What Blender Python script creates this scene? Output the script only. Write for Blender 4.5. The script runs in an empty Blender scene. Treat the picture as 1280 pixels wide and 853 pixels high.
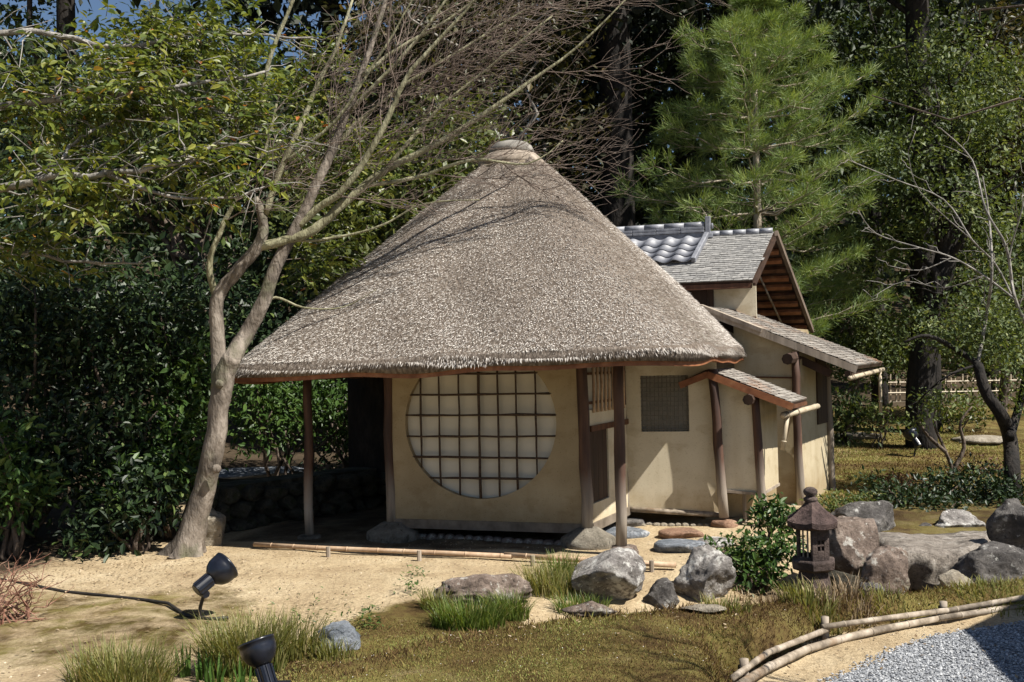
import bpy, math, random
import numpy as np
from mathutils import Vector, Matrix, noise as mnoise

random.seed(11)
rng = np.random.default_rng(11)
SC = bpy.context.scene
COL = SC.collection

# ------------------------------------------------------------------ camera
F = 1244.0                       # focal length in photo pixels (1280 wide)
CAM_Z = 1.85
cam = bpy.data.cameras.new('camera'); cam.sensor_width = 36.0; cam.lens = 36.0 * F / 1280.0
cam.clip_start = 0.05; cam.clip_end = 1500.0
camo = bpy.data.objects.new('camera', cam); COL.objects.link(camo)
RC = Matrix.Rotation(math.radians(90 + 1.31), 4, 'X') @ Matrix.Rotation(math.radians(-1.15), 4, 'Z')
camo.matrix_world = Matrix.Translation((0, 0, CAM_Z)) @ RC
SC.camera = camo

# ------------------------------------------------------------------ light
SUN_EL, SUN_AZ = math.radians(52), math.radians(29)       # azimuth measured from +X towards the camera (-Y)
sdir = Vector((math.cos(SUN_EL) * math.cos(SUN_AZ), -math.cos(SUN_EL) * math.sin(SUN_AZ), math.sin(SUN_EL)))
world = bpy.data.worlds.new('World'); SC.world = world; world.use_nodes = True
wn = world.node_tree.nodes; wl = world.node_tree.links
sky = wn.new('ShaderNodeTexSky'); sky.sky_type = 'NISHITA'; sky.sun_disc = False
sky.sun_elevation = SUN_EL
sky.sun_rotation = math.atan2(sdir.x, sdir.y)              # clockwise from +Y
sky.air_density = 1.0; sky.dust_density = 0.6; sky.ozone_density = 3.0
wl.new(sky.outputs[0], wn['Background'].inputs[0]); wn['Background'].inputs[1].default_value = 0.05
sun = bpy.data.lights.new('sun', 'SUN'); sun.energy = 5.0; sun.angle = math.radians(0.5); sun.color = (1.0, 0.95, 0.86)
suno = bpy.data.objects.new('sun', sun); COL.objects.link(suno); suno.location = (20, -10, 30)
suno.rotation_euler = (-sdir).to_track_quat('-Z', 'Y').to_euler()
SC.view_settings.view_transform = 'Standard'; SC.view_settings.look = 'None'
SC.view_settings.gamma = 1.0; SC.view_settings.use_curve_mapping = False
SC.view_settings.exposure = 0.88
SC.cycles.max_bounces = 6; SC.cycles.transparent_max_bounces = 6
SC.cycles.use_denoising = True

# ------------------------------------------------------------------ placing helpers
def at(px, py, d):
    v = RC.to_3x3() @ Vector(((px - 640) / F, -(py - 426.5) / F, -1))
    k = d / v.y
    return Vector((v.x * k, d, CAM_Z + v.z * k))

def sm(a, b, x):
    t = np.clip((x - a) / (b - a), 0, 1)
    return t * t * (3 - 2 * t)

def crest(x):                      # far lip of the moss mound
    return np.interp(x, [-2.2, -1.5, -1.15, -0.4, 0.6, 1.5, 2.6, 3.7, 8], [2.5, 4.2, 5.1, 5.65, 5.95, 6.35, 6.75, 7.1, 8.1])

def path_dist(x, y):               # > 0 outside the gravel path, whose edge carries the low fence
    fy = np.interp(x, [1.2, 1.89, 2.81, 3.94, 6, 12], [5.3, 6.17, 6.56, 6.9, 7.5, 8.4])
    xf = np.interp(y, [3.8, 4.8, 5.3], [1.0, 1.09, 1.2])
    return np.maximum(y - fy, xf - x)

def height(x, y):
    x = np.asarray(x, float); y = np.asarray(y, float)
    z = (.10 + (.21 + .075 * np.exp(-((x - .45) / .85) ** 2)) * sm(-.03, .24, path_dist(x, y))) * sm(0.32, -0.16, y - crest(x))
    vy = np.interp(x, [-2, 0, 1, 3, 5, 9], [7.2, 7.55, 7.8, 8.5, 9.6, 12])
    dep = np.interp(x, [-2.2, -0.8, 0.5, 2, 3, 6], [0, .08, .17, .2, .42, .5])
    z = z - dep * np.exp(-((y - vy) / 0.62) ** 2)
    z = z + 0.05 * np.clip(y - 14, 0, 11) * sm(-6, 4, x)
    z = z + 11 * sm(25, 75, y) + 14 * sm(60, 160, y)
    z = z + .05 * np.exp(-((x - .1) / .8) ** 2 - ((y - 4.95) / .55) ** 2)
    z = z + 0.5 * sm(-4.6, -7.5, x) * sm(7, 9.5, y)
    z = z + 0.018 * np.sin(2.3 * x + 1.1 * y) * np.sin(1.7 * y - .6 * x) + 0.008 * np.sin(6.1 * x + 2) * np.sin(5.3 * y + x)
    return z

def hz(x, y): return float(height(x, y))

def gnd(px, py, dz=0.0):
    """point of the ground seen at a photo pixel"""
    v = RC.to_3x3() @ Vector(((px - 640) / F, -(py - 426.5) / F, -1))
    d = 3.5
    while d < 60:
        x = v.x / v.y * d; z = CAM_Z + v.z / v.y * d
        if z <= hz(x, d) + dz: break
        d += 0.02
    return Vector((v.x / v.y * d, d, hz(v.x / v.y * d, d)))

# ------------------------------------------------------------------ object helpers
def tag(o, label=None, cat=None, group=None, kind=None):
    if label: o['label'] = label
    if cat: o['category'] = cat
    if group: o['group'] = group
    if kind: o['kind'] = kind
    return o

def root(name, loc, label, cat, group=None):
    o = bpy.data.objects.new(name, None); COL.objects.link(o)
    o.location = loc; o.empty_display_size = .2
    return tag(o, label, cat, group)

def offs(p):
    v = Vector((0, 0, 0))
    while p is not None:
        v += p.location; p = p.parent
    return v

def mesh_np(name, V, Fc, rnd=None, smooth=False):
    """V (n,3); Fc (m,k) int array, k = 3 or 4"""
    me = bpy.data.meshes.new(name)
    V = np.asarray(V, np.float32); Fc = np.asarray(Fc, np.int32)
    me.vertices.add(len(V)); me.vertices.foreach_set('co', V.ravel())
    m, k = Fc.shape
    me.loops.add(m * k); me.loops.foreach_set('vertex_index', Fc.ravel())
    me.polygons.add(m); me.polygons.foreach_set('loop_start', np.arange(0, m * k, k, dtype=np.int32))
    me.polygons.foreach_set('use_smooth', np.full(m, smooth, bool))
    me.update(calc_edges=True)
    if rnd is not None:
        a = me.attributes.new('rnd', 'FLOAT', 'FACE'); a.data.foreach_set('value', np.asarray(rnd, np.float32))
    return me

def place(name, me, mat, parent=None, kind=None, loc=None, rot=None):
    """link a mesh whose vertices are world coordinates (loc None) or local (loc given, world position)"""
    if mat is not None and not me.materials: me.materials.append(mat)
    o = bpy.data.objects.new(name, me); COL.objects.link(o)
    o.parent = parent
    base = offs(parent)
    if loc is None:
        if len(me.vertices) and base.length > 0: me.transform(Matrix.Translation(-base))
    else:
        o.location = Vector(loc) - base
        if rot is not None: o.rotation_euler = rot
    if kind: o['kind'] = kind
    return o

class MB:
    def __init__(s): s.v = []; s.f = []; s.r = []
    def add(s, vs, fs):
        n = len(s.v); s.v += [tuple(v) for v in vs]; s.f += [tuple(i + n for i in f) for f in fs]
    def quad(s, a, b, c, d): s.add([a, b, c, d], [(0, 1, 2, 3)])
    def hexa(s, p):      # 8 points: bottom 0-3 (ccw from above), top 4-7
        s.add(p, [(3, 2, 1, 0), (4, 5, 6, 7), (0, 1, 5, 4), (1, 2, 6, 5), (2, 3, 7, 6), (3, 0, 4, 7)])
    def beam(s, a, b, w, h, up=(0, 0, 1)):
        a = Vector(a); b = Vector(b); d = (b - a).normalized(); up = Vector(up)
        sd = d.cross(up)
        if sd.length < 1e-4: sd = d.cross(Vector((1, 0, 0)))
        sd.normalize(); u = sd.cross(d).normalized()
        sd *= w / 2; u *= h / 2
        s.add([a - sd - u, a + sd - u, a + sd + u, a - sd + u, b - sd - u, b + sd - u, b + sd + u, b - sd + u],
              [(0, 1, 2, 3), (7, 6, 5, 4), (0, 4, 5, 1), (1, 5, 6, 2), (2, 6, 7, 3), (3, 7, 4, 0)])
    def tube(s, pts, rad, n=6, cap=True):
        pts = [Vector(p) for p in pts]
        if not hasattr(rad, '__len__'): rad = [rad] * len(pts)
        t = (pts[1] - pts[0]).normalized()
        a = t.cross(Vector((0, 0, 1)))
        if a.length < .05: a = t.cross(Vector((1, 0, 0)))
        a.normalize(); base = len(s.v)
        for i, p in enumerate(pts):
            t = (pts[min(i + 1, len(pts) - 1)] - pts[max(i - 1, 0)]).normalized()
            a = (a - t * a.dot(t))
            if a.length < 1e-5: a = t.orthogonal()
            a.normalize(); b = t.cross(a)
            for k in range(n):
                th = 2 * math.pi * k / n
                s.v.append(tuple(p + (a * math.cos(th) + b * math.sin(th)) * rad[i]))
        for i in range(len(pts) - 1):
            for k in range(n):
                k2 = (k + 1) % n
                s.f.append((base + i * n + k, base + i * n + k2, base + (i + 1) * n + k2, base + (i + 1) * n + k))
        if cap:
            s.f.append(tuple(base + k for k in range(n))[::-1])
            e = base + (len(pts) - 1) * n
            s.f.append(tuple(e + k for k in range(n)))
    def lathe(s, c, prof, n=16, sq=None, ph=0):
        c = Vector(c); base = len(s.v)
        for r, z in prof:
            for k in range(n):
                th = 2 * math.pi * k / n + ph
                s.v.append(tuple(c + Vector((r * math.cos(th), r * math.sin(th), z))))
        for i in range(len(prof) - 1):
            for k in range(n):
                k2 = (k + 1) % n
                s.f.append((base + i * n + k, base + i * n + k2, base + (i + 1) * n + k2, base + (i + 1) * n + k))
        s.f.append(tuple(base + k for k in range(n))[::-1])
        e = base + (len(prof) - 1) * n
        s.f.append(tuple(e + k for k in range(n)))
    def mesh(s, name, smooth=False):
        me = bpy.data.meshes.new(name); me.from_pydata(s.v, [], s.f)
        if smooth: me.polygons.foreach_set('use_smooth', np.full(len(me.polygons), True))
        me.update(); return me
    def build(s, name, mat, parent=None, smooth=False, kind=None, bevel=0):
        o = place(name, s.mesh(name, smooth), mat, parent, kind)
        if bevel:
            b = o.modifiers.new('bevel', 'BEVEL'); b.width = bevel; b.segments = 2; b.limit_method = 'ANGLE'
        return o

# ------------------------------------------------------------------ materials
def nt(name):
    m = bpy.data.materials.new(name); m.use_nodes = True
    n = m.node_tree.nodes; l = m.node_tree.links
    return m, n, l, n['Principled BSDF']

def ramp(n, stops, interp='LINEAR'):
    r = n.new('ShaderNodeValToRGB'); cr = r.color_ramp; cr.interpolation = interp
    while len(cr.elements) < len(stops): cr.elements.new(.5)
    for e, (p, c) in zip(cr.elements, stops):
        e.position = p; e.color = (*c, 1)
    return r

def noisy(name, stops, scale=6, rough=.8, bump=.3, stretch=(1, 1, 1), detail=8, bscale=None, spec=.3, bdist=.02, blotch=None):
    m, n, l, b = nt(name)
    tc = n.new('ShaderNodeTexCoord'); mp = n.new('ShaderNodeMapping'); mp.inputs['Scale'].default_value = stretch
    l.new(tc.outputs['Object'], mp.inputs[0])
    nz = n.new('ShaderNodeTexNoise'); nz.inputs['Scale'].default_value = scale; nz.inputs['Detail'].default_value = detail
    nz.inputs['Roughness'].default_value = .62
    l.new(mp.outputs[0], nz.inputs[0])
    r = ramp(n, stops); l.new(nz.outputs[0], r.inputs[0])
    col = r.outputs[0]
    if blotch:                       # (scale, threshold, colour, softness)
        z2 = n.new('ShaderNodeTexNoise'); z2.inputs['Scale'].default_value = blotch[0]; z2.inputs['Detail'].default_value = 6
        l.new(tc.outputs['Object'], z2.inputs[0])
        r2 = ramp(n, [(blotch[1], (0, 0, 0)), (min(.99, blotch[1] + blotch[3]), (1, 1, 1))]); l.new(z2.outputs[0], r2.inputs[0])
        mx = n.new('ShaderNodeMix'); mx.data_type = 'RGBA'
        l.new(r2.outputs[0], mx.inputs[0]); l.new(col, mx.inputs[6]); mx.inputs[7].default_value = (*blotch[2], 1)
        col = mx.outputs[2]
    if name.startswith('plaster'):   # straw flecks, trowel streaks and splashed earth near the foot
        def lay(col, sc, st, lo, hi, c, amt, det=6):
            m3 = n.new('ShaderNodeMapping'); m3.inputs['Scale'].default_value = st; l.new(tc.outputs['Object'], m3.inputs[0])
            z3 = n.new('ShaderNodeTexNoise'); z3.inputs['Scale'].default_value = sc; z3.inputs['Detail'].default_value = det; l.new(m3.outputs[0], z3.inputs[0])
            r3 = ramp(n, [(lo, (0, 0, 0)), (hi, (amt, amt, amt))]); l.new(z3.outputs[0], r3.inputs[0])
            x3 = n.new('ShaderNodeMix'); x3.data_type = 'RGBA'; x3.blend_type = 'MULTIPLY'
            l.new(r3.outputs[0], x3.inputs[0]); l.new(col, x3.inputs[6]); x3.inputs[7].default_value = (*c, 1); return x3.outputs[2]
        col = lay(col, 55, (1, 1, 2.2), .60, .68, (.62, .55, .45), .6)
        col = lay(col, 5, (1, 1, .18), .52, .72, (.70, .66, .58), .45)
        col = lay(col, 3, (1, 1, 1.6), .55, .62, (.86, .83, .78), .8, 10)
        sp = n.new('ShaderNodeSeparateXYZ'); l.new(tc.outputs['Object'], sp.inputs[0])
        z4 = n.new('ShaderNodeTexNoise'); z4.inputs['Scale'].default_value = 7; z4.inputs['Detail'].default_value = 8; l.new(tc.outputs['Object'], z4.inputs[0])
        a4 = n.new('ShaderNodeMath'); a4.operation = 'MULTIPLY_ADD'; l.new(z4.outputs[0], a4.inputs[0]); a4.inputs[1].default_value = .5; l.new(sp.outputs[2], a4.inputs[2])
        r4 = n.new('ShaderNodeMapRange'); r4.inputs[1].default_value = .40; r4.inputs[2].default_value = .72; r4.inputs[3].default_value = .65; r4.inputs[4].default_value = 0; l.new(a4.outputs[0], r4.inputs[0])
        x4 = n.new('ShaderNodeMix'); x4.data_type = 'RGBA'; x4.blend_type = 'MULTIPLY'; l.new(r4.outputs[0], x4.inputs[0]); l.new(col, x4.inputs[6]); x4.inputs[7].default_value = (.66, .58, .47, 1); col = x4.outputs[2]
    l.new(col, b.inputs['Base Color']); b.inputs['Roughness'].default_value = rough
    b.inputs['Specular IOR Level'].default_value = spec
    if bump:
        bp = n.new('ShaderNodeBump'); bp.inputs['Strength'].default_value = bump; bp.inputs['Distance'].default_value = bdist
        nb = nz
        if bscale:
            nb = n.new('ShaderNodeTexNoise'); nb.inputs['Scale'].default_value = bscale; nb.inputs['Detail'].default_value = 8
            l.new(mp.outputs[0], nb.inputs[0])
        l.new(nb.outputs[0], bp.inputs['Height']); l.new(bp.outputs[0], b.inputs['Normal'])
    return m

def leafmat(name, stops, rough=.45, trans=.3, spec=.4, tcol=None):
    m, n, l, b = nt(name)
    a = n.new('ShaderNodeAttribute'); a.attribute_name = 'rnd'
    r = ramp(n, stops); l.new(a.outputs['Fac'], r.inputs[0])
    l.new(r.outputs[0], b.inputs['Base Color']); b.inputs['Roughness'].default_value = rough
    b.inputs['Specular IOR Level'].default_value = spec
    if trans:
        t = n.new('ShaderNodeBsdfTranslucent'); mx = n.new('ShaderNodeMixShader'); mx.inputs[0].default_value = trans
        hs = n.new('ShaderNodeMix'); hs.data_type = 'RGBA'; hs.blend_type = 'MULTIPLY'; hs.inputs[0].default_value = 1
        l.new(r.outputs[0], hs.inputs[6]); hs.inputs[7].default_value = (*(tcol or (1.6, 1.5, .7)), 1)
        l.new(hs.outputs[2], t.inputs[0])
        l.new(b.outputs[0], mx.inputs[1]); l.new(t.outputs[0], mx.inputs[2])
        l.new(mx.outputs[0], n['Material Output'].inputs[0])
    return m

M = {}
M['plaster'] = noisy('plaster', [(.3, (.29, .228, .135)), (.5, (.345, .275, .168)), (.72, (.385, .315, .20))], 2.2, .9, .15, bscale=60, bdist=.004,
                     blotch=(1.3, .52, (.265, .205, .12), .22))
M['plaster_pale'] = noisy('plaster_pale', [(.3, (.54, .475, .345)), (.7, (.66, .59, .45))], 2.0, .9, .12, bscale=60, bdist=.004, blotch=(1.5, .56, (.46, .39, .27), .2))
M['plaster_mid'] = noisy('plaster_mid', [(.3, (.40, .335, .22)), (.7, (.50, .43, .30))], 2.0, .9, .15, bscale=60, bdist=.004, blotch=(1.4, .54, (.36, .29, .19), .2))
M['paper'] = noisy('paper', [(.3, (.47, .435, .36)), (.7, (.57, .535, .45))], 1.6, .85, .05)
M['wood'] = noisy('wood', [(.3, (.052, .020, .010)), (.5, (.095, .040, .020)), (.72, (.16, .075, .038))], 9, .62, .35, (1, 1, .12), bdist=.01)
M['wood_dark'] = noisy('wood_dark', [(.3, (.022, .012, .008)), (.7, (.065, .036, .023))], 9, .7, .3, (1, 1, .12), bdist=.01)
M['wood_grey'] = noisy('wood_grey', [(.3, (.16, .13, .10)), (.55, (.30, .25, .20)), (.75, (.42, .36, .29))], 10, .85, .5, (1, 1, .1), bdist=.012)
M['wood_aged'] = noisy('wood_aged', [(.3, (.07, .05, .036)), (.55, (.14, .105, .08)), (.75, (.24, .195, .155))], 10, .8, .4, (1, 1, .2), bdist=.01)
M['wood_red'] = noisy('wood_red', [(.3, (.13, .045, .018)), (.55, (.24, .095, .042)), (.75, (.34, .17, .08))], 8, .6, .3, (1, 1, 1), bdist=.008)
M['twig_bar'] = noisy('twig_bar', [(.3, (.030, .018, .012)), (.7, (.085, .055, .036))], 30, .75, .4, bdist=.006)
M['sill'] = noisy('sill', [(.3, (.10, .08, .06)), (.7, (.22, .18, .14))], 8, .85, .3, bdist=.01)
M['bamboo'] = noisy('bamboo', [(.3, (.27, .17, .105)), (.5, (.40, .275, .175)), (.72, (.52, .40, .285))], 8, .65, .2, bdist=.004, spec=.4)
M['bamboo_old'] = noisy('bamboo_old', [(.35, (.13, .105, .08)), (.5, (.26, .215, .165)), (.65, (.41, .35, .285))], 11, .75, .5, bdist=.006,
                        blotch=(4, .58, (.20, .14, .09), .1))
M['bamboo_pale'] = noisy('bamboo_pale', [(.3, (.33, .265, .18)), (.7, (.52, .45, .335))], 7, .55, .2, bdist=.005)
M['tile'] = noisy('tile', [(.3, (.11, .115, .13)), (.5, (.185, .19, .215)), (.7, (.29, .30, .325))], 9, .5, .15, bdist=.005, spec=.6)
M['metal'] = noisy('metal', [(.3, (.006, .007, .011)), (.7, (.013, .015, .024))], 20, .28, .1, bdist=.003, spec=.45)
M['lens'] = noisy('lens', [(.3, (.02, .022, .03)), (.7, (.05, .055, .07))], 4, .08, 0, spec=.8)
M['rope'] = noisy('rope', [(.3, (.10, .08, .055)), (.7, (.26, .21, .15))], 40, .9, .6, bdist=.008)
M['cable'] = noisy('cable', [(.3, (.012, .011, .010)), (.7, (.04, .034, .028))], 20, .6, .2)

def rock_mat(name, dark, mid, light, lichen=None, thr=.6, moss=None):
    m, n, l, b = nt(name)
    tc = n.new('ShaderNodeTexCoord')
    z = n.new('ShaderNodeTexNoise'); z.inputs['Scale'].default_value = 5; z.inputs['Detail'].default_value = 12; z.inputs['Roughness'].default_value = .7
    l.new(tc.outputs['Object'], z.inputs[0])
    r = ramp(n, [(.38, dark), (.5, mid), (.62, light)]); l.new(z.outputs[0], r.inputs[0]); col = r.outputs[0]
    def over(col, scale, thr, c, soft=.06, detail=9):
        z2 = n.new('ShaderNodeTexNoise'); z2.inputs['Scale'].default_value = scale; z2.inputs['Detail'].default_value = detail; z2.inputs['Roughness'].default_value = .68
        l.new(tc.outputs['Object'], z2.inputs[0])
        r2 = ramp(n, [(thr, (0, 0, 0)), (thr + soft, (1, 1, 1))]); l.new(z2.outputs[0], r2.inputs[0])
        mx = n.new('ShaderNodeMix'); mx.data_type = 'RGBA'
        l.new(r2.outputs[0], mx.inputs[0]); l.new(col, mx.inputs[6]); mx.inputs[7].default_value = (*c, 1)
        return mx.outputs[2]
    col = over(col, 4.5, .53, tuple(x * .6 for x in dark), .12); col = over(col, 22, .57, tuple(x * .45 for x in dark), .1)
    if lichen: col = over(col, 6.5, thr, lichen)
    if lichen: col = over(col, 28, thr + .04, lichen)
    if moss: col = over(col, 3.2, .57, moss, .1)
    l.new(col, b.inputs['Base Color']); b.inputs['Roughness'].default_value = .88; b.inputs['Specular IOR Level'].default_value = .25
    v = n.new('ShaderNodeTexNoise'); v.inputs['Scale'].default_value = 34; v.inputs['Detail'].default_value = 10; v.inputs['Roughness'].default_value = .75
    l.new(tc.outputs['Object'], v.inputs[0])
    bp = n.new('ShaderNodeBump'); bp.inputs['Strength'].default_value = 1.0; bp.inputs['Distance'].default_value = .035
    l.new(v.outputs[0], bp.inputs['Height']); l.new(bp.outputs[0], b.inputs['Normal'])
    return m
M['rock'] = rock_mat('rock', (.12, .108, .10), (.26, .24, .225), (.43, .41, .38), (.58, .565, .53), .55)
M['rock_dark'] = rock_mat('rock_dark', (.06, .055, .052), (.12, .11, .104), (.21, .195, .18), (.50, .49, .46), .58)
M['rock_blue'] = rock_mat('rock_blue', (.10, .115, .135), (.20, .22, .25), (.31, .33, .36), (.50, .51, .52), .6)
M['rock_brown'] = rock_mat('rock_brown', (.10, .074, .06), (.21, .16, .13), (.33, .265, .22), (.52, .49, .44), .57, (.10, .095, .035))
M['rock_tan'] = rock_mat('rock_tan', (.19, .16, .12), (.31, .27, .21), (.43, .385, .31), (.5, .47, .4), .62)
M['rock_red'] = rock_mat('rock_red', (.20, .115, .075), (.30, .18, .12), (.40, .26, .18))
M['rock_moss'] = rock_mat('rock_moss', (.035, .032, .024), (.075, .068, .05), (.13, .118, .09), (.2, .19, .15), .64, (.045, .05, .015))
M['lantern'] = rock_mat('lantern', (.055, .040, .036), (.105, .077, .068), (.17, .13, .115), (.25, .21, .17), .66, (.09, .075, .03))
M['lantern_roof'] = rock_mat('lantern_roof', (.05, .034, .031), (.098, .066, .06), (.165, .115, .10), (.26, .21, .18), .67)
M['footing'] = rock_mat('footing', (.13, .115, .09), (.22, .195, .155), (.32, .29, .235))

def bark(name, a, b_, c, blotch=None, s=7):
    return noisy(name, [(.36, a), (.5, b_), (.64, c)], s, .88, .9, (1, 1, .4), bdist=.03, blotch=blotch, bscale=26, detail=12)
M['bark_maple'] = bark('bark_maple', (.075, .062, .05), (.165, .138, .113), (.27, .232, .195), (3.2, .54, (.12, .115, .075), .12))
M['bark_green'] = bark('bark_green', (.12, .11, .065), (.20, .19, .115), (.30, .285, .19))
M['bark_twig'] = bark('bark_twig', (.10, .072, .058), (.17, .13, .107), (.26, .205, .172))
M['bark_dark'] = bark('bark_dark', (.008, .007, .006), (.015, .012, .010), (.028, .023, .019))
M['bark_brown'] = bark('bark_brown', (.05, .036, .027), (.095, .072, .055), (.16, .125, .10))
M['bark_grey'] = bark('bark_grey', (.13, .12, .105), (.22, .205, .185), (.34, .32, .29))
M['bark_pine'] = bark('bark_pine', (.19, .155, .12), (.33, .28, .22), (.48, .42, .34))
M['bark_red'] = bark('bark_red', (.13, .055, .036), (.22, .11, .075), (.34, .21, .15))

M['leaf_camellia'] = leafmat('leaf_camellia', [(0, (.03, .052, .011)), (.35, (.07, .10, .018)), (.72, (.145, .172, .03)), (.94, (.25, .25, .05)), (.965, (.26, .15, .03)), (1, (.36, .13, .04))], .42, .28, .33)
M['leaf_dark'] = leafmat('leaf_dark', [(0, (.007, .015, .006)), (.5, (.013, .027, .009)), (.82, (.03, .054, .015)), (1, (.095, .13, .035))], .45, .10, .3)  # brightest end paints sunlit leaves into the dark hedge
M['leaf_shrub'] = leafmat('leaf_shrub', [(0, (.022, .048, .011)), (.5, (.04, .082, .017)), (.85, (.068, .12, .025)), (1, (.12, .165, .04))], .45, .2, .32)
M['leaf_far'] = leafmat('leaf_far', [(0, (.012, .022, .009)), (.5, (.026, .044, .014)), (.85, (.05, .072, .022)), (1, (.10, .12, .04))], .55, .18, .28)
M['leaf_mid'] = leafmat('leaf_mid', [(0, (.026, .044, .014)), (.45, (.062, .09, .027)), (.8, (.125, .158, .05)), (1, (.24, .265, .10))], .55, .28, .28)
M['leaf_yellow'] = leafmat('leaf_yellow', [(0, (.035, .05, .012)), (.5, (.072, .092, .02)), (1, (.13, .135, .03))], .42, .25, .4)
M['leaf_olive'] = leafmat('leaf_olive', [(0, (.022, .025, .010)), (.5, (.042, .044, .016)), (.8, (.07, .064, .022)), (1, (.12, .085, .035))], .5, .2, .3)
M['needle'] = leafmat('needle', [(0, (.065, .115, .036)), (.5, (.145, .21, .062)), (.85, (.235, .295, .088)), (1, (.33, .37, .125))], .5, .22, .3)
M['needle_dark'] = leafmat('needle_dark', [(0, (.006, .010, .006)), (1, (.015, .024, .011))], .6, .1, .3)
M['leaf_red'] = leafmat('leaf_red', [(0, (.05, .03, .018)), (.6, (.10, .055, .03)), (1, (.16, .08, .04))], .6, .15, .2)
M['grass'] = leafmat('grass', [(0, (.055, .09, .014)), (.5, (.10, .15, .028)), (.85, (.16, .20, .05)), (1, (.30, .25, .12))], .45, .35, .4)
M['sedge'] = leafmat('sedge', [(0, (.10, .115, .03)), (.5, (.17, .175, .05)), (.85, (.24, .22, .085)), (1, (.36, .28, .15))], .5, .3, .3)
M['iris'] = leafmat('iris', [(0, (.05, .11, .02)), (1, (.11, .19, .045))], .4, .3, .4)
M['mossfib'] = leafmat('mossfib', [(0, (.075, .042, .022)), (.28, (.165, .108, .045)), (.52, (.205, .172, .056)), (.78, (.21, .245, .07)), (1, (.38, .30, .15))], .8, .15, .1)
M['dry'] = leafmat('dry', [(0, (.14, .09, .05)), (.5, (.24, .17, .10)), (1, (.42, .34, .24))], .7, .1, .2)
M['petal'] = leafmat('petal', [(0, (.6, .55, .5)), (1, (.8, .77, .74))], .6, .2, .2)
M['straw'] = leafmat('straw', [(0, (.10, .078, .06)), (.2, (.36, .315, .275)), (.55, (.69, .645, .595)), (.85, (.74, .69, .63)), (1, (.82, .78, .72))], .75, 0, .2)
M['pebble'] = leafmat('pebble', [(0, (.13, .138, .15)), (.5, (.24, .25, .27)), (.85, (.36, .37, .385)), (1, (.48, .485, .49))], .8, 0, .3)
M['grit'] = leafmat('grit', [(0, (.15, .11, .07)), (.5, (.3, .23, .15)), (1, (.48, .4, .29))], .9, 0, .2)

M['thatch'] = noisy('thatch', [(.3, (.07, .054, .042)), (.5, (.15, .122, .10)), (.7, (.28, .24, .20))], 40, .95, .9, (1, 1, .5), bdist=.03, spec=.1)

def shingle_mat(name, a, b_, c, stain=None):
    m, n, l, b = nt(name)
    at_ = n.new('ShaderNodeAttribute'); at_.attribute_name = 'rnd'
    r = ramp(n, [(0, a), (.5, b_), (1, c)]); l.new(at_.outputs['Fac'], r.inputs[0]); col = r.outputs[0]
    tc = n.new('ShaderNodeTexCoord')
    z = n.new('ShaderNodeTexNoise'); z.inputs['Scale'].default_value = 22; z.inputs['Detail'].default_value = 8
    l.new(tc.outputs['Object'], z.inputs[0])
    mx = n.new('ShaderNodeMix'); mx.data_type = 'RGBA'; mx.blend_type = 'MULTIPLY'; mx.inputs[0].default_value = .75
    r2 = ramp(n, [(.3, (.5, .5, .5)), (.65, (1.15, 1.15, 1.15))]); l.new(z.outputs[0], r2.inputs[0])
    l.new(col, mx.inputs[6]); l.new(r2.outputs[0], mx.inputs[7]); col = mx.outputs[2]
    if stain:
        z2 = n.new('ShaderNodeTexNoise'); z2.inputs['Scale'].default_value = 2.1; z2.inputs['Detail'].default_value = 5
        l.new(tc.outputs['Object'], z2.inputs[0])
        r3 = ramp(n, [(.55, (0, 0, 0)), (.78, (.8, .8, .8))]); l.new(z2.outputs[0], r3.inputs[0])
        m2 = n.new('ShaderNodeMix'); m2.data_type = 'RGBA'
        l.new(r3.outputs[0], m2.inputs[0]); l.new(col, m2.inputs[6]); m2.inputs[7].default_value = (*stain, 1); col = m2.outputs[2]
    l.new(col, b.inputs['Base Color']); b.inputs['Roughness'].default_value = .8; b.inputs['Specular IOR Level'].default_value = .3
    return m
M['shingle'] = shingle_mat('shingle', (.205, .20, .195), (.255, .25, .24), (.315, .305, .29))
M['shingle_rust'] = shingle_mat('shingle_rust', (.19, .165, .145), (.265, .24, .21), (.345, .32, .285), (.25, .115, .05))

# ------------------------------------------------------------------ foliage builders
def unit(a): return a / (np.linalg.norm(a, axis=1, keepdims=True) + 1e-9)

def leaf_geo(P, T, N, L, W, fine=False):
    """leaf meshes: P base point, T along, N normal, L length, W width -> (verts, faces, leaves per face)"""
    T = unit(T); S = unit(np.cross(T, N)); Nn = np.cross(S, T)
    L = L[:, None]; W = W[:, None]; n = len(P)
    if not fine:
        v = np.stack([P, P + T * L * .45 + S * W * .5 + Nn * W * .14, P + T * L, P + T * L * .45 - S * W * .5 + Nn * W * .14], 1)
        f = np.array([[0, 1, 2], [0, 2, 3]])
    else:
        v = np.stack([P, P + T * L * .28 + S * W * .42 + Nn * W * .16, P + T * L * .62 + S * W * .42 + Nn * W * .10,
                      P + T * L - Nn * L * .12, P + T * L * .62 - S * W * .42 + Nn * W * .10, P + T * L * .28 - S * W * .42 + Nn * W * .16], 1)
        f = np.array([[0, 1, 2], [0, 2, 3], [0, 3, 4], [0, 4, 5]])
    k = v.shape[1]
    fc = (np.arange(n)[:, None, None] * k + f[None]).reshape(-1, 3)
    return v.reshape(-1, 3), fc, len(f)

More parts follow.
